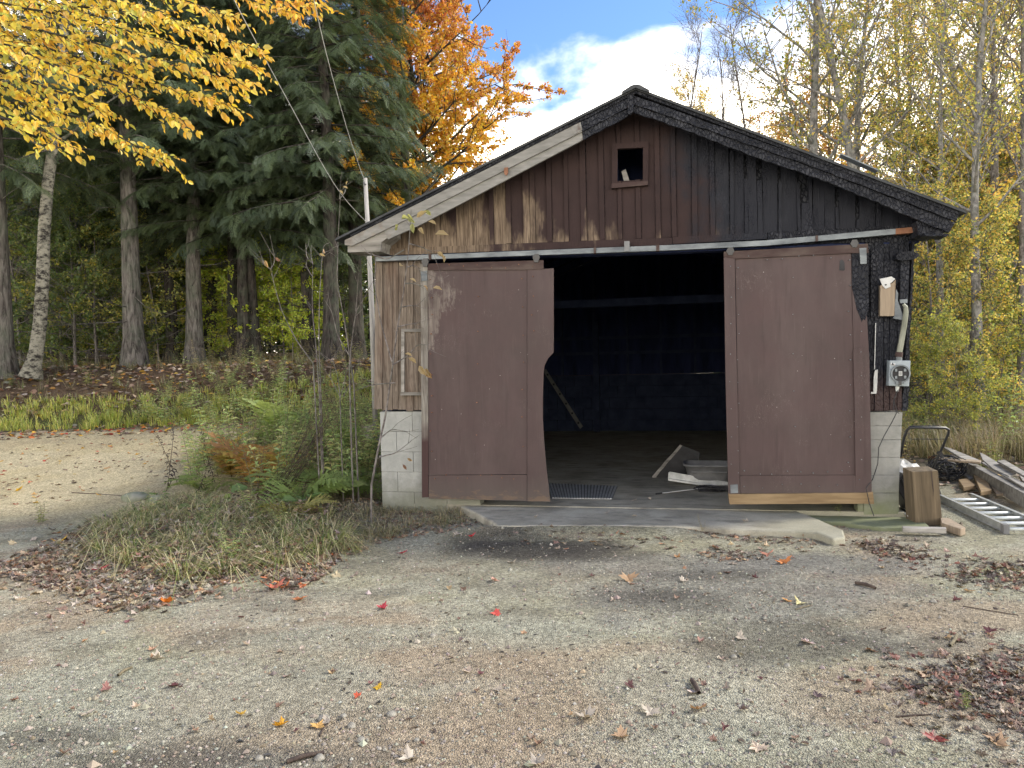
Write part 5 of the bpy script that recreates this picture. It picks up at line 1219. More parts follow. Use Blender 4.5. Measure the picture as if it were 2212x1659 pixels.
for px, py, s, lab in ((354, 1064, 1.55, 'tall dark dead stalk at the left front of the thicket'), (393, 1047, 1.25, 'shorter dark dead stalk right of the tall one'), (470, 1042, 1.1, 'dark dead stalk beside the yellow fern'), (415, 1085, .9, 'thin dark stalk in front of the thicket')):
    weed(WD, gp(px, py), s, px, lab, None, 'dead weed', 'stem_dark', 'dead_stalk')
weed(WK[3], gp(90, 1130), .55, 1.0, 'small dark-leaved sprig at the left edge of the drive', None)
weed(WK[3], gp(1008, 1078), .42, 2.0, 'small weed growing up the foot of the left door', None)
weed(WK[3], gp(770, 1195), .40, 2.0, 'bright green clump at the right tip of the mound', None)
weed(WK[4], gp(1520, 1150), .22, 2.0, 'dry tuft on the lip of the apron', None)
weed(WK[3], gp(1810, 1122), .40, 3.0, 'green tuft beside the footing right of the apron', None)
weed(WK[3], gp(2085, 1530), .22, 3.0, 'little green sprout in the lower right leaf drift', None)
weed(WK[3], gp(320, 1200), .35, 3.0, 'low green plant in the leaf drift left of the tussocks', None)
weed(WK[3], gp(560, 1165), .40, 3.5, 'bright low plant among the tussocks', None)
for i, (x, y) in enumerate(scatter(rs, gpoly([(230, 1180), (330, 1105), (640, 1095), (735, 1150), (640, 1215), (420, 1245)]), 22)):
    weed(WK[(3, 4, 3, 1)[i % 4]], (x, y, h1(x, y)), rs.uniform(.25, .5), rs.rand() * 6, 'low leafy plant growing among the grass and leaves of the mound', 'low plants on the mound')
BDL = [blade_mesh('leaf', c, .12) for c in ((.16, .25, .08), (.22, .30, .11))]
for n_, (px, py, s, lab) in enumerate(((548, 1075, 1.1, 'broad-leaved burdock at the foot of the yellow fern'), (430, 1112, .9, 'broad-leaved plant lying over the straw grass left of centre'), (655, 1100, .9, 'broad green leaves at the right of the tussocks'), (345, 1078, .6, 'broad leaves at the foot of the tall dead stalk'), (470, 1100, .7, 'broad leaves in the middle of the tussocks'))):
    q = gp(px, py); r = thing('burdock', lab, 'plant', q, 0, 'broad-leaved plants in the mound'); rs = np.random.RandomState(n_ + 40); W = Wood()
    for k in range(6):
        a = k * 1.05 + rs.normal() * .3; e_ = np.array([math.cos(a) * .08, math.sin(a) * .08, .08 + .10 * rs.rand()]) * s; W.tube(np.array([(0, 0, -.02), e_ * .6, e_]), (.004, .0035, .003), 4)
        o = obj('leaf', BDL[k % 2], M['leaf'], r); o.location = e_; L = .20 * s * (.7 + .5 * rs.rand()); o.scale = (L, L * 1.25, L); o.rotation_euler = (rs.normal() * .3, -.25 + .5 * rs.rand(), a)
    obj('stem', W.mesh('stem'), M['stem'], r)
# brown leaning bundle of dead fern stems
r = thing('dead_fern_stems', 'bundle of brown dead fern stems leaning up to the right', 'dead fern', gp(575, 1075)); rs = np.random.RandomState(210); W = Wood(); b0 = np.array(r.location)
for i in range(26):
    e = np.array(at(715 + rs.uniform(-35, 20), 880 + rs.uniform(-25, 45), 9.0 + rs.uniform(-.3, .3))); s0 = np.array(at(588 + rs.uniform(-40, 30), 1066, 9.3)); s0[2] = h1(s0[0], s0[1])
    mid = (s0 + e) / 2 + rs.normal(size=3) * .04 - np.array([0, 0, .05]); W.tube(np.array([s0, mid, e]) - b0, (.004, .003, .0015), 3)
    for k in range(9):
        q = mid + (e - mid) * (k / 9) - b0; W.tube(np.array([q, q + rs.normal(size=3) * .05 + np.array([0, 0, -.03])]), (.002, .001), 3)
obj('stem', W.mesh('stem'), M['stem_dark'], r); 

# bare saplings, stem by stem as they stand
BL = [blade_mesh('leaf', c, .2) for c in ((.40, .30, .16), (.30, .30, .12), (.34, .22, .11), (.25, .14, .10))]
def sapling(label, stems, depth, r0=.010, leaves=(), twigs=2, seed=0, mat='twig'):
    rs = np.random.RandomState(seed); K0 = at(*stems[0][0], depth); zz = h1(K0.x, K0.y); b = np.array((K0.x, K0.y, zz)); r = thing('bare_sapling', label, 'sapling', tuple(b), 0, None)
    for st in stems:
        K = np.array([at(px, py, depth + .05 * i) for i, (px, py) in enumerate(st)]); n = 5 * len(K); B = np.stack([np.interp(np.linspace(0, 1, n), np.linspace(0, 1, len(K)), K[:, i]) for i in range(3)], -1)
        for _ in range(2): B[1:-1] = (B[:-2] + 2 * B[1:-1] + B[2:]) / 4
        if st is stems[0]: B[0, 2] = zz - .03
        W = Wood(); rr = r0 * (1 if st is stems[0] else .65); W.tube(B - b, np.linspace(rr, .0022, n), 5)
        for k in range(twigs):
            q, e = along(B, .35 + .6 * rs.rand()); W.tube(path(rs, q - b, side(rs, e, .7), .12 + .25 * rs.rand(), 4, .1), (.003, .0025, .002, .0015), 3)
        obj('stem', W.mesh('stem'), M[mat], r)
    for px, py, L, a, k in leaves:
        o = obj('leaf', BL[k], M['leaf'], r); o.location = Vector(at(px, py, depth - .03)) - Vector(b); L = L * .8; o.scale = (L, L * .8, L); o.rotation_euler = (1.2 + rs.normal() * .4, a, rs.normal() * .5)
sapling('tall thin bare sapling with one tuft of orange leaves at its tip', [[z6(870, 1640), z6(800, 1150), z6(738, 820), z6(745, 500), z6(760, 230)], [z6(757, 230), z6(795, 180), z6(805, 130)], [z6(757, 230), z6(757, 160)]], 9.2, .011, [(740, 404, .09, .3, 0), (733, 411, .08, .8, 0), (748, 399, .07, -.6, 0)], 2, 1)
sapling('bare sapling with clawed twigs left of the tall one', [[z6(615, 1650), z6(590, 1300), z6(560, 1000), z6(565, 690)], [z6(565, 690), z6(520, 640), z6(515, 540)], [z6(565, 690), z6(552, 640), z6(555, 560)], [z6(560, 780), z6(530, 730), z6(515, 695)]], 9.3, .010, [(700, 538, .10, .9, 2), (690, 548, .09, .4, 0)], 2, 2)
sapling('slender bare sapling bending up just right of the clawed one', [[z6(625, 1650), z6(608, 1250), z6(612, 950), z6(625, 720), z6(640, 560), z6(685, 540)], [z6(634, 620), z6(660, 605), z6(705, 590)]], 9.35, .009, [], 2, 3)
sapling('bare sapling slanting far to the left with a clenched dry top', [[z6(590, 1430), z6(450, 1240), z6(340, 1020), z6(262, 730)], [z6(262, 730), z6(220, 690), z6(185, 600)], [z6(262, 730), z6(290, 690), z6(292, 620)]], 9.1, .009, [(572, 562, .12, 1.2, 2), (595, 556, .10, .7, 3)], 2, 4)
sapling('forked bare sapling between the tall one and the garage', [[z6(830, 1640), z6(825, 1400), z6(870, 1030), z6(930, 940), z6(1000, 800)], [z6(828, 1350), z6(740, 1200), z6(700, 1030), z6(650, 950)], [z6(870, 1030), z6(882, 900), z6(890, 700)]], 9.0, .011, [(838, 616, .08, .2, 3), (842, 620, .08, 1.4, 2)], 3, 5)
sapling('low spray of grey twigs at the foot of the saplings', [[z6(760, 1640), z6(745, 1500), z6(700, 1350)], [z6(760, 1640), z6(800, 1480), z6(860, 1330)], [z6(760, 1640), z6(690, 1500), z6(560, 1330)], [z6(780, 1640), z6(850, 1500), z6(905, 1360)]], 9.1, .007, [], 4, 6)
sapling('leafy-topped sapling standing close in front of the left door edge', [[zd(110, 1400), zd(160, 1130), zd(195, 980), zd(236, 690), zd(262, 480), zd(290, 330), zd(320, 100), zd(332, -60), zd(338, -170)],
        [zd(236, 690), zd(170, 460), zd(135, 250), zd(142, 95), zd(110, 60)], [zd(236, 690), zd(320, 640), zd(372, 578), zd(455, 580)], [zd(262, 480), zd(330, 465), zd(385, 458)], [zd(290, 370), zd(340, 362), zd(386, 368)], [zd(305, 240), zd(350, 240), zd(430, 262)], [zd(315, 150), zd(350, 140), zd(388, 158)], [zd(300, 55), zd(200, 110), zd(70, 60)], [zd(328, 20), zd(400, 40), zd(490, 90)], [zd(160, 1200), zd(250, 1180), zd(335, 1115)], [zd(175, 1090), zd(230, 1045), zd(320, 1060)], [zd(250, 790), zd(120, 800), zd(10, 840)]], 8.0, .013,
        [(868, 470, .15, .2, 1), (880, 462, .17, .9, 1), (900, 470, .16, -.5, 0), (915, 455, .13, .4, 1), (890, 482, .14, 1.4, 1), (925, 478, .12, .3, 0), (940, 506, .19, .1, 0), (858, 497, .15, -.3, 1), (905, 492, .13, .8, 0), (945, 545, .12, .6, 0), (955, 550, .11, 1.3, 0), (885, 602, .10, .5, 0), (935, 622, .13, .2, 0), (915, 616, .09, .9, 2), (882, 773, .13, .6, 0), (905, 790, .17, .9, 0), (912, 800, .17, .7, 2), (918, 795, .12, 1.1, 0), (875, 764, .10, .3, 0), (862, 567, .08, .7, 0), (880, 990, .08, .5, 2), (870, 1003, .09, 1.0, 3)], 3, 7)

# ------------------------------------------------------------------ stones
def rock(px, py, r, label, mat, sq=.6, seed=0):
    rs = np.random.RandomState(seed); q = gp(px, py); th = np.linspace(0, np.pi, 9)[:, None]; ph = np.linspace(0, 2 * np.pi, 14, endpoint=False)[None]
    V = np.stack([np.sin(th) * np.cos(ph), np.sin(th) * np.sin(ph), np.cos(th) + 0 * ph], -1).reshape(-1, 3)
    V *= (r * (.8 + .5 * vn3(V * 1.3 + seed * 3.1)))[:, None]; V[:, 2] *= sq; V[:, 0] *= 1.25; i = np.arange(8)[:, None] * 14; j = np.arange(14)[None]; Fq = np.stack([i + j, i + 14 + j, i + 14 + (j + 1) % 14, i + (j + 1) % 14], -1).reshape(-1, 4)
    o = obj('rock', mesh_np('rock', V, Fq, None, True), mat, label=label, category='rock'); o.location = q + Vector((0, 0, r * sq * .25)); return o
M['mossy'] = simple('mossy_rock', (.12, .15, .08), (.27, .26, .22), 6, bump=.6, dist=.02); M['rock'] = simple('grey_rock', (.15, .14, .12), (.33, .31, .265), 14, bump=.6, dist=.02)
rock(292, 1080, .13, 'mossy boulder at the left front of the thicket', M['mossy'], .7, 1); rock(344, 1084, .10, 'grey-green stone right of the mossy boulder', M['mossy'], .7, 2)
rock(445, 778, .42, 'grey boulder at the foot of the straight evergreen', M['rock'], .7, 3); rock(35, 725, .45, 'pale boulder half buried on the bank left of the birch', M['rock'], .5, 4); rock(800, 748, .5, 'mossy stones on the bank by the garage corner', M['mossy'], .6, 5)
rs = np.random.RandomState(61)
for i, (px, py, r_) in enumerate([(430, 1390, .02), (650, 1342, .025), (620, 1352, .02), (640, 1360, .016), (1098, 1355, .02), (935, 1375, .022), (688, 1400, .018), (1470, 1385, .016), (700, 1555, .03), (760, 1570, .022), (742, 1548, .018), (780, 1600, .02), (845, 1545, .028), (560, 1640, .02), (690, 1640, .025), (900, 1600, .015), (1010, 1475, .015), (1700, 1440, .02), (1585, 1420, .02), (480, 1405, .014), (1520, 1560, .018), (355, 1300, .02), (600, 1340, .02), (575, 1352, .014)]):
    o = rock(px, py, r_ * .72, 'loose grey stone on the gravel yard', M['rock'], .95, 20 + i); o['group'] = 'loose stones on the yard'

# ------------------------------------------------------------------ single leaves lying in the open
def maple_shape():
    P = [(0, -.06), (.10, .05), (.42, -.10), (.34, .10), (.66, .20), (.44, .34), (.46, .44), (.20, .42), (.24, .62), (.12, .60), (0, .95)]
    return P + [(-x, y) for x, y in P[-2:0:-1]]
MS = maple_shape()
def leaf_on_ground(px, py, col, L, label, kind=0, group=None, z=None, seed=0):
    rs = random.Random(int(px * 7 + py)); q = gp(px, py) if z is None else z; vs = [(0, .3, .02)]; n = len(MS); cu, cv = rs.uniform(.1, .9), rs.uniform(-.1, .6)
    for x, y in MS: vs.append((x * 1.0 if kind == 0 else x * .6, y - .4, .02 + cu * (abs(x) ** 1.5) + cv * (y - .4) ** 2 + rs.uniform(-.05, .08)))
    vs[0] = (0, -.05, -.01)
    me = mesh_np('fallen_leaf', np.array(vs), np.array([(0, 1 + i, 1 + (i + 1) % n) for i in range(n)]), np.array([col] * (n + 1)) * np.linspace(.85, 1.1, n + 1)[:, None])
    o = obj('fallen_leaf', me, M['litter'], label=label, category='leaf'); o.location = q + Vector((0, 0, .006)); o.scale = (L, L, L); o.rotation_euler = (rs.uniform(-.35, .35), rs.uniform(-.35, .35), rs.uniform(0, 6.28))
    if group: o['group'] = group
RED, ORA, YLW, TAN, PALE, MAR, BRN = (.32, .035, .045), (.44, .15, .045), (.52, .32, .03), (.36, .235, .135), (.38, .325, .26), (.12, .045, .045), (.20, .12, .085)
for a in [(823, 1315, RED, .075, 'crimson maple leaf on the gravel left of centre'), (1070, 1327, (.55, .09, .07), .075, 'bright red maple leaf below the dark damp patch'), (1019, 1160, (.55, .05, .06), .08, 'small red leaf by the pale one near the left door foot'), (986, 1156, PALE, .11, 'pale pointed leaf near the left door foot'),
          (365, 1303, (.58, .16, .02), .11, 'vivid orange leaf at the tip of the leaf drift'), (592, 1272, (.50, .16, .10), .14, 'large salmon leaf on the small leaf heap'), (650, 1296, (.5, .2, .09), .11, 'salmon leaf right of the large one on the heap'), (1070, 1256, (.5, .30, .24), .09, 'pinkish leaf just below the dark damp patch'), (1105, 1217, PALE, .075, 'whitish crumpled leaf on the dark damp patch'),
          (1359, 1255, TAN, .13, 'large tan curled leaf right of the dark damp patch'), (1658, 1200, (.48, .22, .15), .10, 'salmon leaf in the scraps below the apron'), (1692, 1216, (.52, .20, .07), .12, 'orange-brown leaf right of the salmon one below the apron'), (1477, 1256, PALE, .075, 'pale leaf scrap above the grey stain'), (1602, 1380, PALE, .07, 'narrow white leaf on the left of the oily stain'),
          (1745, 1390, (.48, .36, .33), .085, 'pinkish narrow leaf on the right of the oily stain'), (1497, 1497, (.46, .36, .30), .07, 'pale pink leaf above the brown one at lower right'), (1505, 1534, (.34, .20, .10), .085, 'brown maple leaf at lower right of centre'), (1404, 1544, PALE, .085, 'white maple leaf left of the brown one'), (1264, 1552, PALE, .10, 'long whitish maple leaf at lower centre'),
          (1338, 1594, TAN, .095, 'tan upturned leaf at the bottom right of centre'), (1635, 1616, (.42, .33, .25), .085, 'buff leaf at the bottom below the brown maple leaf'), (2019, 1595, (.22, .05, .04), .09, 'red-brown leaf left of the lower right drift'), (2150, 1606, TAN, .10, 'curled tan leaf in the bottom right corner'), (1157, 1648, PALE, .085, 'pale leaf cut by the bottom edge at centre'),
          (1697, 1298, (.55, .27, .08), .07, 'small orange leaf right of the grey stain'), (1725, 1305, (.48, .42, .2), .075, 'yellowish leaf beside the small orange one'), (880, 1642, PALE, .085, 'white leaf at the bottom edge left of centre'), (610, 1568, (.60, .30, .03), .075, 'golden orange leaf at the lower left'), (815, 1487, YLW, .055, 'small yellow leaf near the middle of the gravel'),
          (772, 1507, (.58, .11, .05), .045, 'tiny red-orange leaf by the small yellow one'), (522, 1546, (.55, .33, .05), .05, 'small yellow leaf left of the golden orange one'), (690, 1570, (.50, .30, .10), .065, 'upright orange-tan leaf right of the golden orange one'), (343, 1424, PALE, .085, 'pale maple leaf left of centre on the gravel'), (187, 1545, PALE, .08, 'pale maple leaf at the far lower left'),
          (371, 1484, MAR, .075, 'dark maroon leaf at left on the gravel'), (232, 1491, (.25, .12, .10), .065, 'reddish brown leaf at left below the stick'), (702, 1562, PALE, .055, 'small white leaf below the upright one'), (2137, 1367, MAR, .08, 'dark red curled leaf above the lower right drift'), (2092, 1273 + 5, (.48, .3, .15), .07, 'orange-tan leaf at the edge of the right drift'),
          (130, 1172, (.60, .34, .03), .12, 'yellow leaf lying on the left leaf drift'), (215, 1232, (.52, .05, .09), .12, 'hot pink leaf on the left leaf drift'), (140, 1255, (.42, .3, .2), .1, 'tan leaf under the hot pink one'), (40, 1060, (.60, .36, .03), .13, 'yellow leaf on the drive at far left'), (30, 1180 - 5, (.5, .4, .25), .1, 'buff leaf at the far left edge of the drift'), (870, 1196, (.45, .08, .1), .10, 'crimson leaf in the drift below the left door')]:
    leaf_on_ground(*a)
rs = np.random.RandomState(300)
for i in range(110):
    px, py = rs.uniform(30, 2180), 1170 + 470 * rs.rand()
    if py < 1330 and px < 760 or (1090 < px < 1700 and py < 1180): continue
    leaf_on_ground(px, py, pick(rs, 1, [TAN, (.45, .38, .30), BRN, BRN, MAR, (.30, .22, .17), (.14, .10, .09)])[0], rs.uniform(.03, .07), 'small dry leaf lying alone on the gravel yard', 1, 'single dry leaves on the yard')
for px, py, lab in ((1370, 1082, 'white paper scrap on the floor inside the door'), (1404, 1080, 'pale leaf on the concrete left of the cables'), (1157, 1119, 'whitish leaf on the apron before the left door'), (1370, 1116, 'pale leaf on the apron before the opening'), (1312, 1110, 'small pale leaf at the edge of the mat'), (1612, 1128, 'tan leaf on the apron under the right door')):
    a, b = gfl(px, py, 0.0); leaf_on_ground(px, py, PALE, .06, lab, 0, None, GM @ Vector((a, b, .004)))
def stick(px0, py0, px1, py1, r, label, mat='stem_dark', cat='stick', name='stick'):
    a, b = gp(px0, py0), gp(px1, py1); rs = random.Random(px0); c = (a + b) / 2 + Vector((rs.uniform(-.01, .01), rs.uniform(-.01, .01), r * 1.6)); o0 = a.copy()
    W = Wood(); W.tube(np.array([a - o0 + Vector((0, 0, r)), c - o0, b - o0 + Vector((0, 0, r))]), (r, r * 1.1, r * .8), 6); o = obj(name, W.mesh(name), M[mat], label=label, category=cat); o.location = o0
stick(1848, 1262, 1892, 1274, .012, 'short dark charred stick right of the grey stain'); stick(1718, 1318, 1755, 1308, .004, 'thin straw beside the yellowish leaf', 'stem'); stick(2052, 1398, 2066, 1374, .010, 'short tan stick above the lower right drift', 'stem'); stick(255, 1462, 285, 1444, .008, 'short tan stick at left on the gravel', 'stem')
stick(620, 1650, 700, 1630, .010, 'dark stick at the bottom edge left of centre'); stick(1495, 1475, 1510, 1502, .014, 'stubby dark stick above the pale pink leaf'); stick(690, 1592, 712, 1560, .004, 'thin twig by the golden orange leaf'); stick(155, 1065, 265, 1072, .006, 'thin stick lying across the drive'); stick(2080, 1310, 2200, 1330, .003, 'thin long twig below the right leaf drift'); stick(1935, 1550, 2010, 1545, .004, 'thin twig left of the lower right drift')

# ------------------------------------------------------------------ fittings and belongings
def gthing(name, label, cat, base, group=None):
    r = thing(name, label, cat); r.matrix_world = GM @ Matrix.Translation(Vector(base)); r['_g'] = 1; del r['_g']
    if group: r['group'] = group
    return r, (GM @ Matrix.Translation(Vector(base))).inverted() @ GM
def adopt(o, rm):
    o.parent = rm[0]; o.matrix_parent_inverse = rm[1]; return o
def gpc(name, pts, y0, th, mat, rm, **k): return adopt(piece(name, pts, y0, th, mat, None, **k), rm)

# electric meter with its conduit
c0 = gl(*ze(422, 1270), -.13)
mt_ = gthing('electric_meter', 'grey meter box with round dial window and bent conduit on the charred wall', 'meter box', (c0[0], -.03, gl(*ze(420, 1385), -.13)[1]))
bevel(gpc('cabinet', [ze(330, 1150), ze(520, 1152), ze(506, 1386), ze(320, 1380)], -.135, .105, M['grey_paint'], mt_), .006, 2)
def ring(mb, cx, cz, y, R0, R1, th, n=28):
    for k in range(n):
        a, b = 2 * math.pi * k / n, 2 * math.pi * (k + 1) / n
        mb.prism([(cx + R0 * math.cos(a), cz + R0 * math.sin(a)), (cx + R1 * math.cos(a), cz + R1 * math.sin(a)), (cx + R1 * math.cos(b), cz + R1 * math.sin(b)), (cx + R0 * math.cos(b), cz + R0 * math.sin(b))], y, y + th)
Rm = .082
N_ = 28; disc = [(c0[0] + Rm * math.cos(2 * math.pi * k / N_), c0[1] + Rm * math.sin(2 * math.pi * k / N_)) for k in range(N_)]
adopt(obj('socket', MB().prism(disc, -.140, -.134), M['black']), mt_)
vs = []; fs = []
for i in range(3):
    for k in range(N_):
        a = 2 * math.pi * k / N_; rr, yy = ((Rm + .010, -.135), (Rm + .010, -.158), (Rm - .004, -.158))[i]; vs.append((c0[0] + rr * math.cos(a), yy, c0[1] + rr * math.sin(a)))
for i in range(2):
    for k in range(N_): fs.append((i * N_ + k, i * N_ + (k + 1) % N_, (i + 1) * N_ + (k + 1) % N_, (i + 1) * N_ + k))
adopt(obj('ring', MB().add(vs, fs), M['steel']), mt_)
for dx, dz in ((-.042, .036), (.042, .036), (-.042, -.036), (.042, -.036)):
    adopt(obj('terminal', MB().box(c0[0] + dx - .010, c0[0] + dx + .010, -.156, -.139, c0[1] + dz - .014, c0[1] + dz + .014), M['steel']), mt_)
adopt(obj('label_tag', MB().box(c0[0] - .016, c0[0] + .016, -.150, -.139, c0[1] - .022, c0[1] + .024), M['white']), mt_)
for k in range(3): adopt(obj('dial_line', MB().box(c0[0] - .012, c0[0] + .012, -.1512, -.1498, c0[1] - .012 + k * .012, c0[1] - .008 + k * .012), M['black']), mt_)
gpc('latch', [ze(385, 1345), ze(460, 1342), ze(460, 1362), ze(385, 1366)], -.166, .03, M['steel'], mt_); gpc('latch', [ze(412, 1338), ze(436, 1338), ze(438, 1375), ze(412, 1375)], -.172, .02, M['black_metal'], mt_)
gpc('warning_sticker', [ze(338, 1172), ze(384, 1176), ze(376, 1200), ze(340, 1194)], -.1365, .001, M['white'], mt_); gpc('sticker_mark', [ze(356, 1172), ze(370, 1192), ze(344, 1190)], -.1378, .001, M['black'], mt_)
def gpt(px, py, y): u, z = gl(px, py, y); return Vector((u, y, z))
adopt(obj('conduit', MB().tube([gpt(*ze(x, y), -.10) for x, y in ((452, 640), (474, 668), (476, 720), (458, 850), (438, 960), (414, 1085))], (.014, .022, .025, .027, .028, .029), 12), M['pipe']), mt_)
smoothed(mt_[0].children[-1])
adopt(obj('coupling', MB().tube([gpt(*ze(416, 1075), -.10), gpt(*ze(411, 1118), -.10)], .036, 12), M['rail_wood']), mt_); adopt(obj('coupling', MB().tube([gpt(*ze(412, 1118), -.10), gpt(*ze(414, 1152), -.10)], .030, 12), M['steel']), mt_)
adopt(obj('hub', MB().tube([gpt(*ze(398, 1384), -.09), gpt(*ze(395, 1430), -.09)], (.022, .012), 10), M['rung']), mt_)
cpts = [(1035, 845), (1012, 905), (1030, 965), (1003, 1020), (960, 1095), (930, 1160), (926, 1245), (898, 1330), (862, 1378), (880, 1460), (905, 1530)]
cw = gthing('ground_wire', 'thin dark wire hanging from the meter box down the block pier', 'wire', (gpt(*zc(905, 1530), -.2)))
adopt(obj('wire', MB().tube([gpt(*zc(x, y), -.10 if i < 8 else -.19) for i, (x, y) in enumerate(cpts)], .0045, 6), M['cord']), cw)
adopt(obj('tail', MB().tube([gpt(*zc(1012, 905), -.10), gpt(*zc(1010, 950), -.12), gpt(*zc(1042, 975), -.13)], .004, 6), M['cord']), cw)
# board with torn flashing
bd = gthing('mounting_board', 'pale wooden block with torn white flashing on the charred wall', 'board', gpt(*ze(310, 750), -.07))
gpc('block', [ze(246, 470), ze(352, 452), ze(384, 420), ze(380, 520), ze(370, 748), ze(244, 748)], -.095, .065, M['block_wood'], bd)
gpc('flashing', [ze(238, 412), ze(345, 391), ze(360, 400), ze(380, 412), ze(352, 440), ze(334, 452), ze(338, 482), ze(292, 503), ze(262, 470)], -.105, .008, M['white'], bd, amp=.002)
gpc('flashing', [ze(388, 505), ze(408, 548), ze(402, 605), ze(430, 690), ze(458, 762), ze(448, 785), ze(358, 770), ze(372, 745), ze(376, 640)], -.088, .008, M['steel'], bd, amp=.002)
gpc('hole', [ze(283, 462), ze(300, 458), ze(304, 470), ze(288, 474)], -.107, .001, M['black'], bd)
# light stake on the wall's right edge
# inside the doorway
def fl3(px, py, z=0): a, b = gfl(px, py, z); return Vector((a, b, z))
A, B_, C_, D_ = fl3(1192, 1078), fl3(1322, 1080), fl3(1334, 1052), fl3(1180, 1046)
mm = gthing('ribbed_mat', 'grey ribbed rubber mat lying on the floor by the left door', 'mat', A)
adopt(obj('base', MB().slab([(A.x, A.y), (B_.x, B_.y), (C_.x, C_.y), (D_.x, D_.y)], .002, .010), M['tub']), mm)
for k in range(22):
    f = (k + .5) / 22; p, q = A.lerp(B_, f), D_.lerp(C_, f); s = Vector((.011, 0, 0))
    adopt(obj('rib', MB().slab([((p - s).x, p.y + .005), ((p + s).x, p.y + .005), ((q + s).x, q.y - .005), ((q - s).x, q.y - .005)], .0095, .017), M['aluminium']), mm)
tb0 = fl3(1528, 1046); tb = gthing('plastic_tub', 'grey rectangular plastic tub behind the right door edge', 'tub', tb0)
vs = []; fs = []; NN = 28
for (a, b, z) in ((.24, .17, 0), (.27, .20, .12), (.30, .225, .235), (.325, .25, .240), (.325, .25, .262), (.295, .22, .262), (.26, .19, .10), (.23, .16, .012)):
    for k in range(NN):
        t_ = 2 * math.pi * k / NN; cx_, sx_ = math.cos(t_), math.sin(t_); vs.append((tb0.x + .02 + a * math.copysign(abs(cx_) ** .45, cx_), tb0.y + .1 + b * math.copysign(abs(sx_) ** .45, sx_), z + .003))
for i in range(7):
    for k in range(NN): fs.append((i * NN + k, i * NN + (k + 1) % NN, (i + 1) * NN + (k + 1) % NN, (i + 1) * NN + k))
fs += [tuple(range(NN - 1, -1, -1)), tuple(range(7 * NN, 8 * NN))]
adopt(smoothed(obj('tub_body', MB().add(vs, fs), M['tub'])), tb); adopt(obj('rim_band', MB().box(tb0.x - .20, tb0.x + .24, tb0.y - .145, tb0.y - .12, .17, .185), M['tub']), tb)
yb_ = fl3(1425, 1034).y
pn = gthing('propped_sheet', 'black sheet propped up on its corner beside the grey tub', 'panel', fl3(1440, 1034))
gpc('sheet', [(1408, 1030), (1470, 961), (1512, 977), (1506, 1012), (1460, 1036)], yb_ + .10, .02, M['black'], pn); gpc('edge', [(1408, 1030), (1469, 960), (1474, 963), (1414, 1034)], yb_ + .085, .014, M['grey_lumber'], pn, amp=.004)
ga, gb = fl3(1446, 1046), fl3(1590, 1066)
gu = gthing('metal_channel', 'length of pale metal channel lying in front of the grey tub', 'channel', ga)
gpc('web', [(1444, 1021), (1447, 1019), (1575, 1042), (1575, 1054), (1443, 1034)], ga.y - .05, .015, M['aluminium'], gu); gpc('flange', [(1443, 1034), (1575, 1054), (1575, 1058), (1443, 1038)], ga.y - .10, .06, M['aluminium'], gu)
rd = gthing('white_rod', 'thin white rod with dark tip lying on the threshold floor', 'rod', fl3(1420, 1068)); adopt(obj('rod', MB().tube([fl3(1428, 1067) + Vector((0, 0, .009)), fl3(1510, 1058) + Vector((0, 0, .014))], .007, 8), M['white']), rd); adopt(obj('tip', MB().tube([fl3(1417, 1068.5) + Vector((0, 0, .009)), fl3(1430, 1066.8) + Vector((0, 0, .009))], .009, 8), M['black']), rd)
rsn = random.Random(3); cb_ = gthing('cable_tangle', 'tangle of black cable on the floor by the right door', 'cable', fl3(1530, 1062)); pts = []
ce = fl3(1532, 1062)
for k in range(70):
    a = k * .55; pts.append(ce + Vector((math.cos(a) * (.13 + .05 * math.sin(k * .37)) + .05 * math.sin(k * 1.3), math.sin(a) * (.08 + .03 * math.cos(k * .61)), .012 + .05 * abs(math.sin(k * .23)))))
adopt(obj('cable', MB().tube(pts, .006, 6), M['black']), cb_); adopt(obj('plug', MB().box(ce.x + .02, ce.x + .22, ce.y - .03, ce.y + .02, .03, .075), M['black']), cb_)
yk = fl3(1258, 926).y; yk = min(yk, D - .4)
ps = gthing('perforated_bar', 'long perforated metal bar leaning in the dark back of the garage', 'bar', gpt(1256, 924, yk))
gpc('bar', [(1172, 800), (1179, 797), (1259, 921), (1253, 927)], yk, .03, M['tub'], ps)
for k in range(6):
    f = (k + .5) / 6; x, y = 1176 + 80 * f, 799 + 125 * f; gpc('hole', [(x - 2, y - 2), (x + 2, y - 2), (x + 2, y + 2), (x - 2, y + 2)], yk - .004, .004, M['black'], ps)
ls = gthing('slat', 'dark slat propped near the back wall of the garage', 'slat', gpt(1318, 922, yk)); gpc('slat', [(1300, 876), (1304, 874), (1322, 918), (1317, 922)], yk, .03, M['soot_block'], ls)

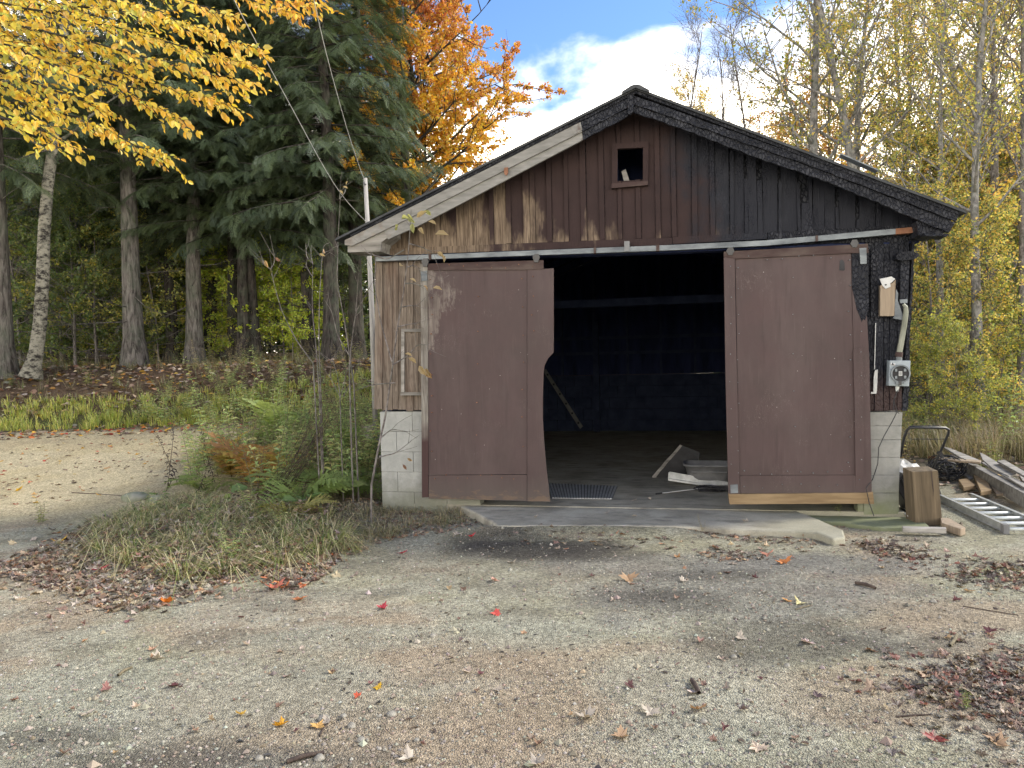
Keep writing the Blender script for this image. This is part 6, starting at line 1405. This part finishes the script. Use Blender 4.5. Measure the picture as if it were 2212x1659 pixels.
# ---- right of the garage
def quad_slab(name, pts, zt, th, mat, label, cat, group=None):
    P = []
    for px, py in pts:
        d = ray(px, py); t_ = (zt - EYE) / d.z; q = CAM + d * t_; P.append((q.x, q.y))
    o0 = Vector((P[0][0], P[0][1], zt - th)); o = obj(name, MB().slab([(a - o0.x, b - o0.y) for a, b in P], 0, th), mat, label=label, category=cat)
    o.location = o0; bevel(o, .004)
    if group: o['group'] = group
    return o
g1 = 'loose boards lying right of the garage'
quad_slab('beam', [z7(1005, 690), z7(1100, 705), z7(1590, 950), z7(1590, 1005)], .13, .16, M['grey_lumber'], 'long heavy grey beam running out at the right edge', 'board', g1)
quad_slab('board', [z7(845, 575), z7(895, 580), z7(1190, 700), z7(1180, 712), z7(1050, 700)], .16, .03, M['grey_lumber'], 'long grey board pointing back towards the woods', 'board', g1)
quad_slab('board', [z7(800, 668), z7(1000, 682), z7(1185, 694), z7(1180, 712), z7(990, 700), z7(800, 684)], .20, .025, M['block_wood'], 'pinkish board lying across the far end of the heavy beam', 'board', g1)
quad_slab('board', [z7(1172, 622), z7(1215, 640), z7(1510, 815), z7(1440, 842), z7(1290, 770), z7(1200, 690)], .17, .025, M['grey_lumber'], 'wide pale weathered board lying behind the heavy beam', 'board', g1)
quad_slab('board', [z7(1190, 715), z7(1215, 708), z7(1600, 915), z7(1590, 950)], .16, .02, M['grey_lumber'], 'narrow light strip lying along the heavy beam', 'board', g1)
quad_slab('board', [z7(1118, 822), z7(1215, 815), z7(1282, 965), z7(1185, 980)], .03, .05, M['raw_wood'], 'short clean pale board flat on the ground beside the beam', 'board', g1)
quad_slab('board', [z7(982, 872), z7(1060, 858), z7(1138, 922), z7(1028, 940)], .0, .05, M['raw_wood'], 'small stubby board left of the short clean one', 'board', g1)
quad_slab('board', [z7(1258, 905), z7(1335, 902), z7(1435, 995), z7(1325, 998)], .0, .03, M['block_wood'], 'pinkish offcut right of the short clean board', 'board', g1)
quad_slab('board', [z7(975, 790), z7(1010, 780), z7(1120, 850), z7(1085, 862)], .0, .03, M['grey_lumber'], 'thin grey offcut above the stubby board', 'board', g1)
quad_slab('board', [z7(1530, 830), z7(1600, 850), z7(1640, 900), z7(1560, 880)], .10, .04, M['grey_lumber'], 'grey board end cut by the right picture edge', 'board', g1)
quad_slab('board', [z7(1330, 700), z7(1400, 690), z7(1640, 830), z7(1600, 850)], .22, .025, M['grey_lumber'], 'grey plank lying on top of the wide pale board', 'board', g1)
quad_slab('board', [z7(1050, 760), z7(1090, 745), z7(1330, 880), z7(1290, 895)], .02, .03, M['grey_lumber'], 'weathered lath in front of the heavy beam', 'board', g1)
quad_slab('board', [z7(1440, 1010), z7(1480, 1000), z7(1640, 1080), z7(1620, 1100)], .0, .04, M['grey_lumber'], 'grey board end among the leaves under the heavy beam', 'board', g1)
quad_slab('board', [z7(900, 640), z7(940, 635), z7(1060, 760), z7(1020, 770)], .05, .03, M['stem_dark'], 'dark charred board behind the tangle of wire', 'board', g1)
quad_slab('plank', [z7(818, 1215), z7(905, 1222), z7(1045, 1302), z7(1000, 1318), z7(830, 1262)], .0, .07, M['block_wood'], 'short reddish plank beside the foot of the upright timber', 'board')
quad_slab('plank', [z7(470, 1290), z7(868, 1300), z7(872, 1318), z7(478, 1308)], -.005, .045, M['grey_lumber'], 'thin pale strip of wood under the upright timber', 'board')
quad_slab('board', [z7(445, 1130), z7(520, 1135), z7(560, 1200), z7(520, 1190)], .0, .02, M['white'], 'white scrap of board behind the timber', 'board')
# upright timber
pb = gp(*z7(722, 1296)); tp = thing('timber_post', 'thick upright offcut of brown timber standing right of the garage', 'timber', pb, R(-4)); tp.rotation_euler = (R(4), R(-5.5), R(-4))
bevel(obj('block', MB().prism([(-.135, 0), (.125, 0), (.118, .555), (-.13, .57)], 0, .21), M['post_wood'], tp), .006, 2)
obj('check_crack', MB().prism([(.045, .565), (.055, .56), (.062, .36), (.056, .30), (.050, .42)], -.0015, .002), M['stem_dark'], tp)
# black trough leaning behind the timber
tr0 = at(*z7(600, 1215), 7.75); tr0.z = h1(tr0.x, tr0.y)
tg = thing('black_trough', 'black ribbed plastic trough leaning between the pier and the upright timber', 'trough', tr0)
def wpoly(name, pts, depth, th, mat, root):
    P = [at(px, py, depth) for px, py in pts]; o = obj(name, MB().prism([(q.x - root.location.x, q.z - root.location.z) for q in P], 0, th), mat, root); o.location = (0, depth - root.location.y, 0); return bevel(o, .008, 2)
wpoly('shell', [z7(448, 870), z7(485, 812), z7(530, 826), z7(560, 930), z7(615, 1000), z7(640, 1290), z7(590, 1215), z7(500, 1070), z7(446, 985)], 7.75, .22, M['black'], tg)
for k in range(3): wpoly('rib', [z7(462 + 32 * k, 868 + 6 * k), z7(474 + 32 * k, 862 + 6 * k), z7(560 + 22 * k, 1020 + 40 * k), z7(545 + 22 * k, 1030 + 40 * k)], 7.735, .03, M['black'], tg)
wpoly('rim', [z7(478, 815), z7(500, 802), z7(528, 850), z7(555, 925), z7(546, 940), z7(520, 872)], 7.73, .03, M['tub'], tg)
wb0 = at(*z7(490, 800), 7.98); wb = thing('white_bag', 'crumpled white plastic showing behind the black trough', 'bag', (wb0.x, wb0.y, wb0.z)); rs = np.random.RandomState(4)
th = np.linspace(0, np.pi, 9)[:, None]; ph = np.linspace(0, 2 * np.pi, 14, endpoint=False)[None]; V = np.stack([np.sin(th) * np.cos(ph), np.sin(th) * np.sin(ph), np.cos(th) + 0 * ph], -1).reshape(-1, 3); V = V * (.7 + .6 * rs.rand(len(V), 1)) * np.array([.16, .12, .11]); i = np.arange(8)[:, None] * 14; j = np.arange(14)[None]; SPH = np.stack([i + j, i + 14 + j, i + 14 + (j + 1) % 14, i + (j + 1) % 14], -1).reshape(-1, 4)
obj('bag', mesh_np('bag', V, SPH), M['white'], wb)
# lawn mower: only its handle shows clearly
hd = 8.9; mg = at(1976, 1060, hd); mg.z = h1(mg.x, mg.y)
mw = thing('lawn_mower', 'push mower with black tubular handle standing behind the timber and pier', 'lawn mower', mg)
def wt3(px, py, dep): return at(px, py, dep) - mg
hp = [(186, 1420, 8.86), (205, 1320, 8.75), (222, 1272, 8.68), (240, 1258, 8.66), (330, 1258, 8.66), (436, 1260, 8.66), (454, 1270, 8.67), (452, 1292, 8.70), (400, 1410, 8.80), (362, 1490, 8.9), (330, 1560, 9.0)]
smoothed(obj('handle', MB().tube([wt3(*z8(a, b), c) for a, b, c in hp], .0155, 10), M['black_metal'], mw))
obj('control_bar', MB().tube([wt3(*z8(a, b), 8.74) for a, b in ((210, 1300), (236, 1288), (234, 1322), (330, 1322), (428, 1322))], .005, 6), M['black_metal'], mw)
obj('cable', MB().tube([wt3(*z8(a, b), 8.70) for a, b in ((236, 1250), (330, 1246), (400, 1247))], .004, 6), M['black_metal'], mw)
obj('knob', MB().tube([wt3(*z8(396, 1398), 8.78), wt3(*z8(412, 1404), 8.72)], .022, 8), M['black'], mw)
mb = MB(); mb.slab([(-.13, -.25), (.10, -.25), (.12, 0), (.10, .28), (-.13, .28), (-.15, 0)], .07, .17); bevel(obj('deck', mb, M['black_metal'], mw), .02, 2)
bevel(obj('engine', MB().slab([(.11 * math.cos(k) - .02, .11 * math.sin(k)) for k in np.linspace(0, 6.283, 13)[:-1]], .17, .33), M['black'], mw), .02, 2)
for sx_ in (-1, 1):
    for sy_ in (-.24, .24): obj('wheel', MB().tube([(sx_ * .12 - .02, sy_, .08), (sx_ * .15 - .02, sy_, .08)], .08, 16), M['black'], mw)
# tangle of dark wire
wq = gp(*z7(870, 880)); wr = thing('wire_tangle', 'dark round tangle of wire and roots among the lumber', 'wire tangle', wq); rs = np.random.RandomState(8); W = Wood()
for k in range(46):
    a = rs.normal(size=3); a /= np.linalg.norm(a); b = np.cross(a, rs.normal(size=3)); b /= np.linalg.norm(b); t_ = np.linspace(0, rs.uniform(2.5, 6), 14); R_ = rs.uniform(.10, .19)
    P = np.cos(t_)[:, None] * a * R_ * np.array([1.25, 1, .85]) + np.sin(t_)[:, None] * b * R_ * np.array([1.25, 1, .85]) + rs.normal(size=3) * .03 + np.array([0, 0, .17]); P[:, 2] = np.maximum(P[:, 2], .005); W.tube(P, .006, 4)
obj('wire', W.mesh('wire'), M['black'], wr)
# aluminium ladder
la, lb = gp(*z7(822, 1072)), gp(*z7(1425, 1362)); ax = (lb - la).normalized(); ln = (lb - la).length; sd_ = Vector((0, 0, 1)).cross(ax).normalized()
sd_ = sd_ if sd_.x > 0 else -sd_
ld = thing('ladder', 'aluminium extension ladder lying flat on the gravel at the right', 'ladder', la)
def bar(name, p, q, w_, h_, mat, root, **k):
    d = (q - p); L = d.length; x = d / L; z = Vector((0, 0, 1)); y = z.cross(x).normalized(); z = x.cross(y)
    Mx = Matrix(((x.x, y.x, z.x, p.x), (x.y, y.y, z.y, p.y), (x.z, y.z, z.z, p.z), (0, 0, 0, 1))); return obj(name, MB().box(0, L, -w_ / 2, w_ / 2, 0, h_, Mx), mat, root, **k)
o0 = Vector((0, 0, .004)); wl_ = .37
for s, ext in ((0, 0), (1, .9)):
    p = sd_ * wl_ * s + o0 - ax * (.0 if s == 0 else .12); q = p + ax * (ln + ext + (.12 if s else 0))
    bar('rail', p, q, .012, .078, M['aluminium'], ld); bar('rail_flange', p + Vector((0, 0, .072)) - sd_ * .004, q + Vector((0, 0, .072)) - sd_ * .004, .034, .007, M['aluminium'], ld); bar('rail_flange', p - sd_ * .004, q - sd_ * .004, .034, .007, M['aluminium'], ld)
for k in range(9):
    c = ax * (.12 + .245 * k) + o0 + Vector((0, 0, .045))
    if .12 + .245 * k > ln - .03 and k > 6: break
    smoothed(obj('rung', MB().tube([c, c + sd_ * wl_], .017, 10), M['rung'], ld))
bar('end_cap', o0 + ax * (ln - .035) - sd_ * .02, o0 + ax * (ln + .03) - sd_ * .02, .05, .088, M['tub'], ld)

# ---- pole and overhead wires on the left
pbz = at(800, 700, 12.2); pz = h1(pbz.x, pbz.y)
po = thing('utility_pole', 'thin weathered pole standing close behind the left eave', 'pole', (pbz.x, pbz.y, pz)); pv = Vector((pbz.x, pbz.y, pz))
P = [at(808, 800, 12.2), at(803, 660, 12.2), at(796, 520, 12.2), at(789, 385, 12.2)]; P[0].z = pz - .2
smoothed(obj('pole', MB().tube([q - pv for q in P], (.046, .042, .037, .033), 12), M['pole'], po)); obj('insulator', MB().tube([at(790, 398, 12.15) - pv, at(786, 396, 12.1) - pv], .018, 8), M['tub'], po)
def wire(name, pts, label, r=.0065):
    K = np.array([at(*q) for q in pts]); n = 24; B = np.stack([np.interp(np.linspace(0, 1, n), np.linspace(0, 1, len(K)), K[:, i]) for i in range(3)], -1)
    for _ in range(6): B[1:-1] = (B[:-2] + 2 * B[1:-1] + B[2:]) / 4
    o0 = B[-1].copy(); W = Wood(); W.tube(B - o0, r, 5); o = obj(name, W.mesh(name), M['wire'], label=label, category='wire'); o.location = o0
wire('overhead_wire', [(470, -70, 7.0), (508, 5, 7.6), (562, 108, 8.4), (640, 250, 9.6), (727, 415, 11.2), (790, 478, 12.15)], 'pale overhead wire slanting down to the foot of the eave', .0048)
wire('overhead_wire', [(660, -80, 7.0), (678, 0, 7.6), (700, 100, 8.6), (727, 200, 9.7), (755, 300, 10.9), (789, 396, 12.12)], 'pale overhead wire running down to the top of the pole', .0046)
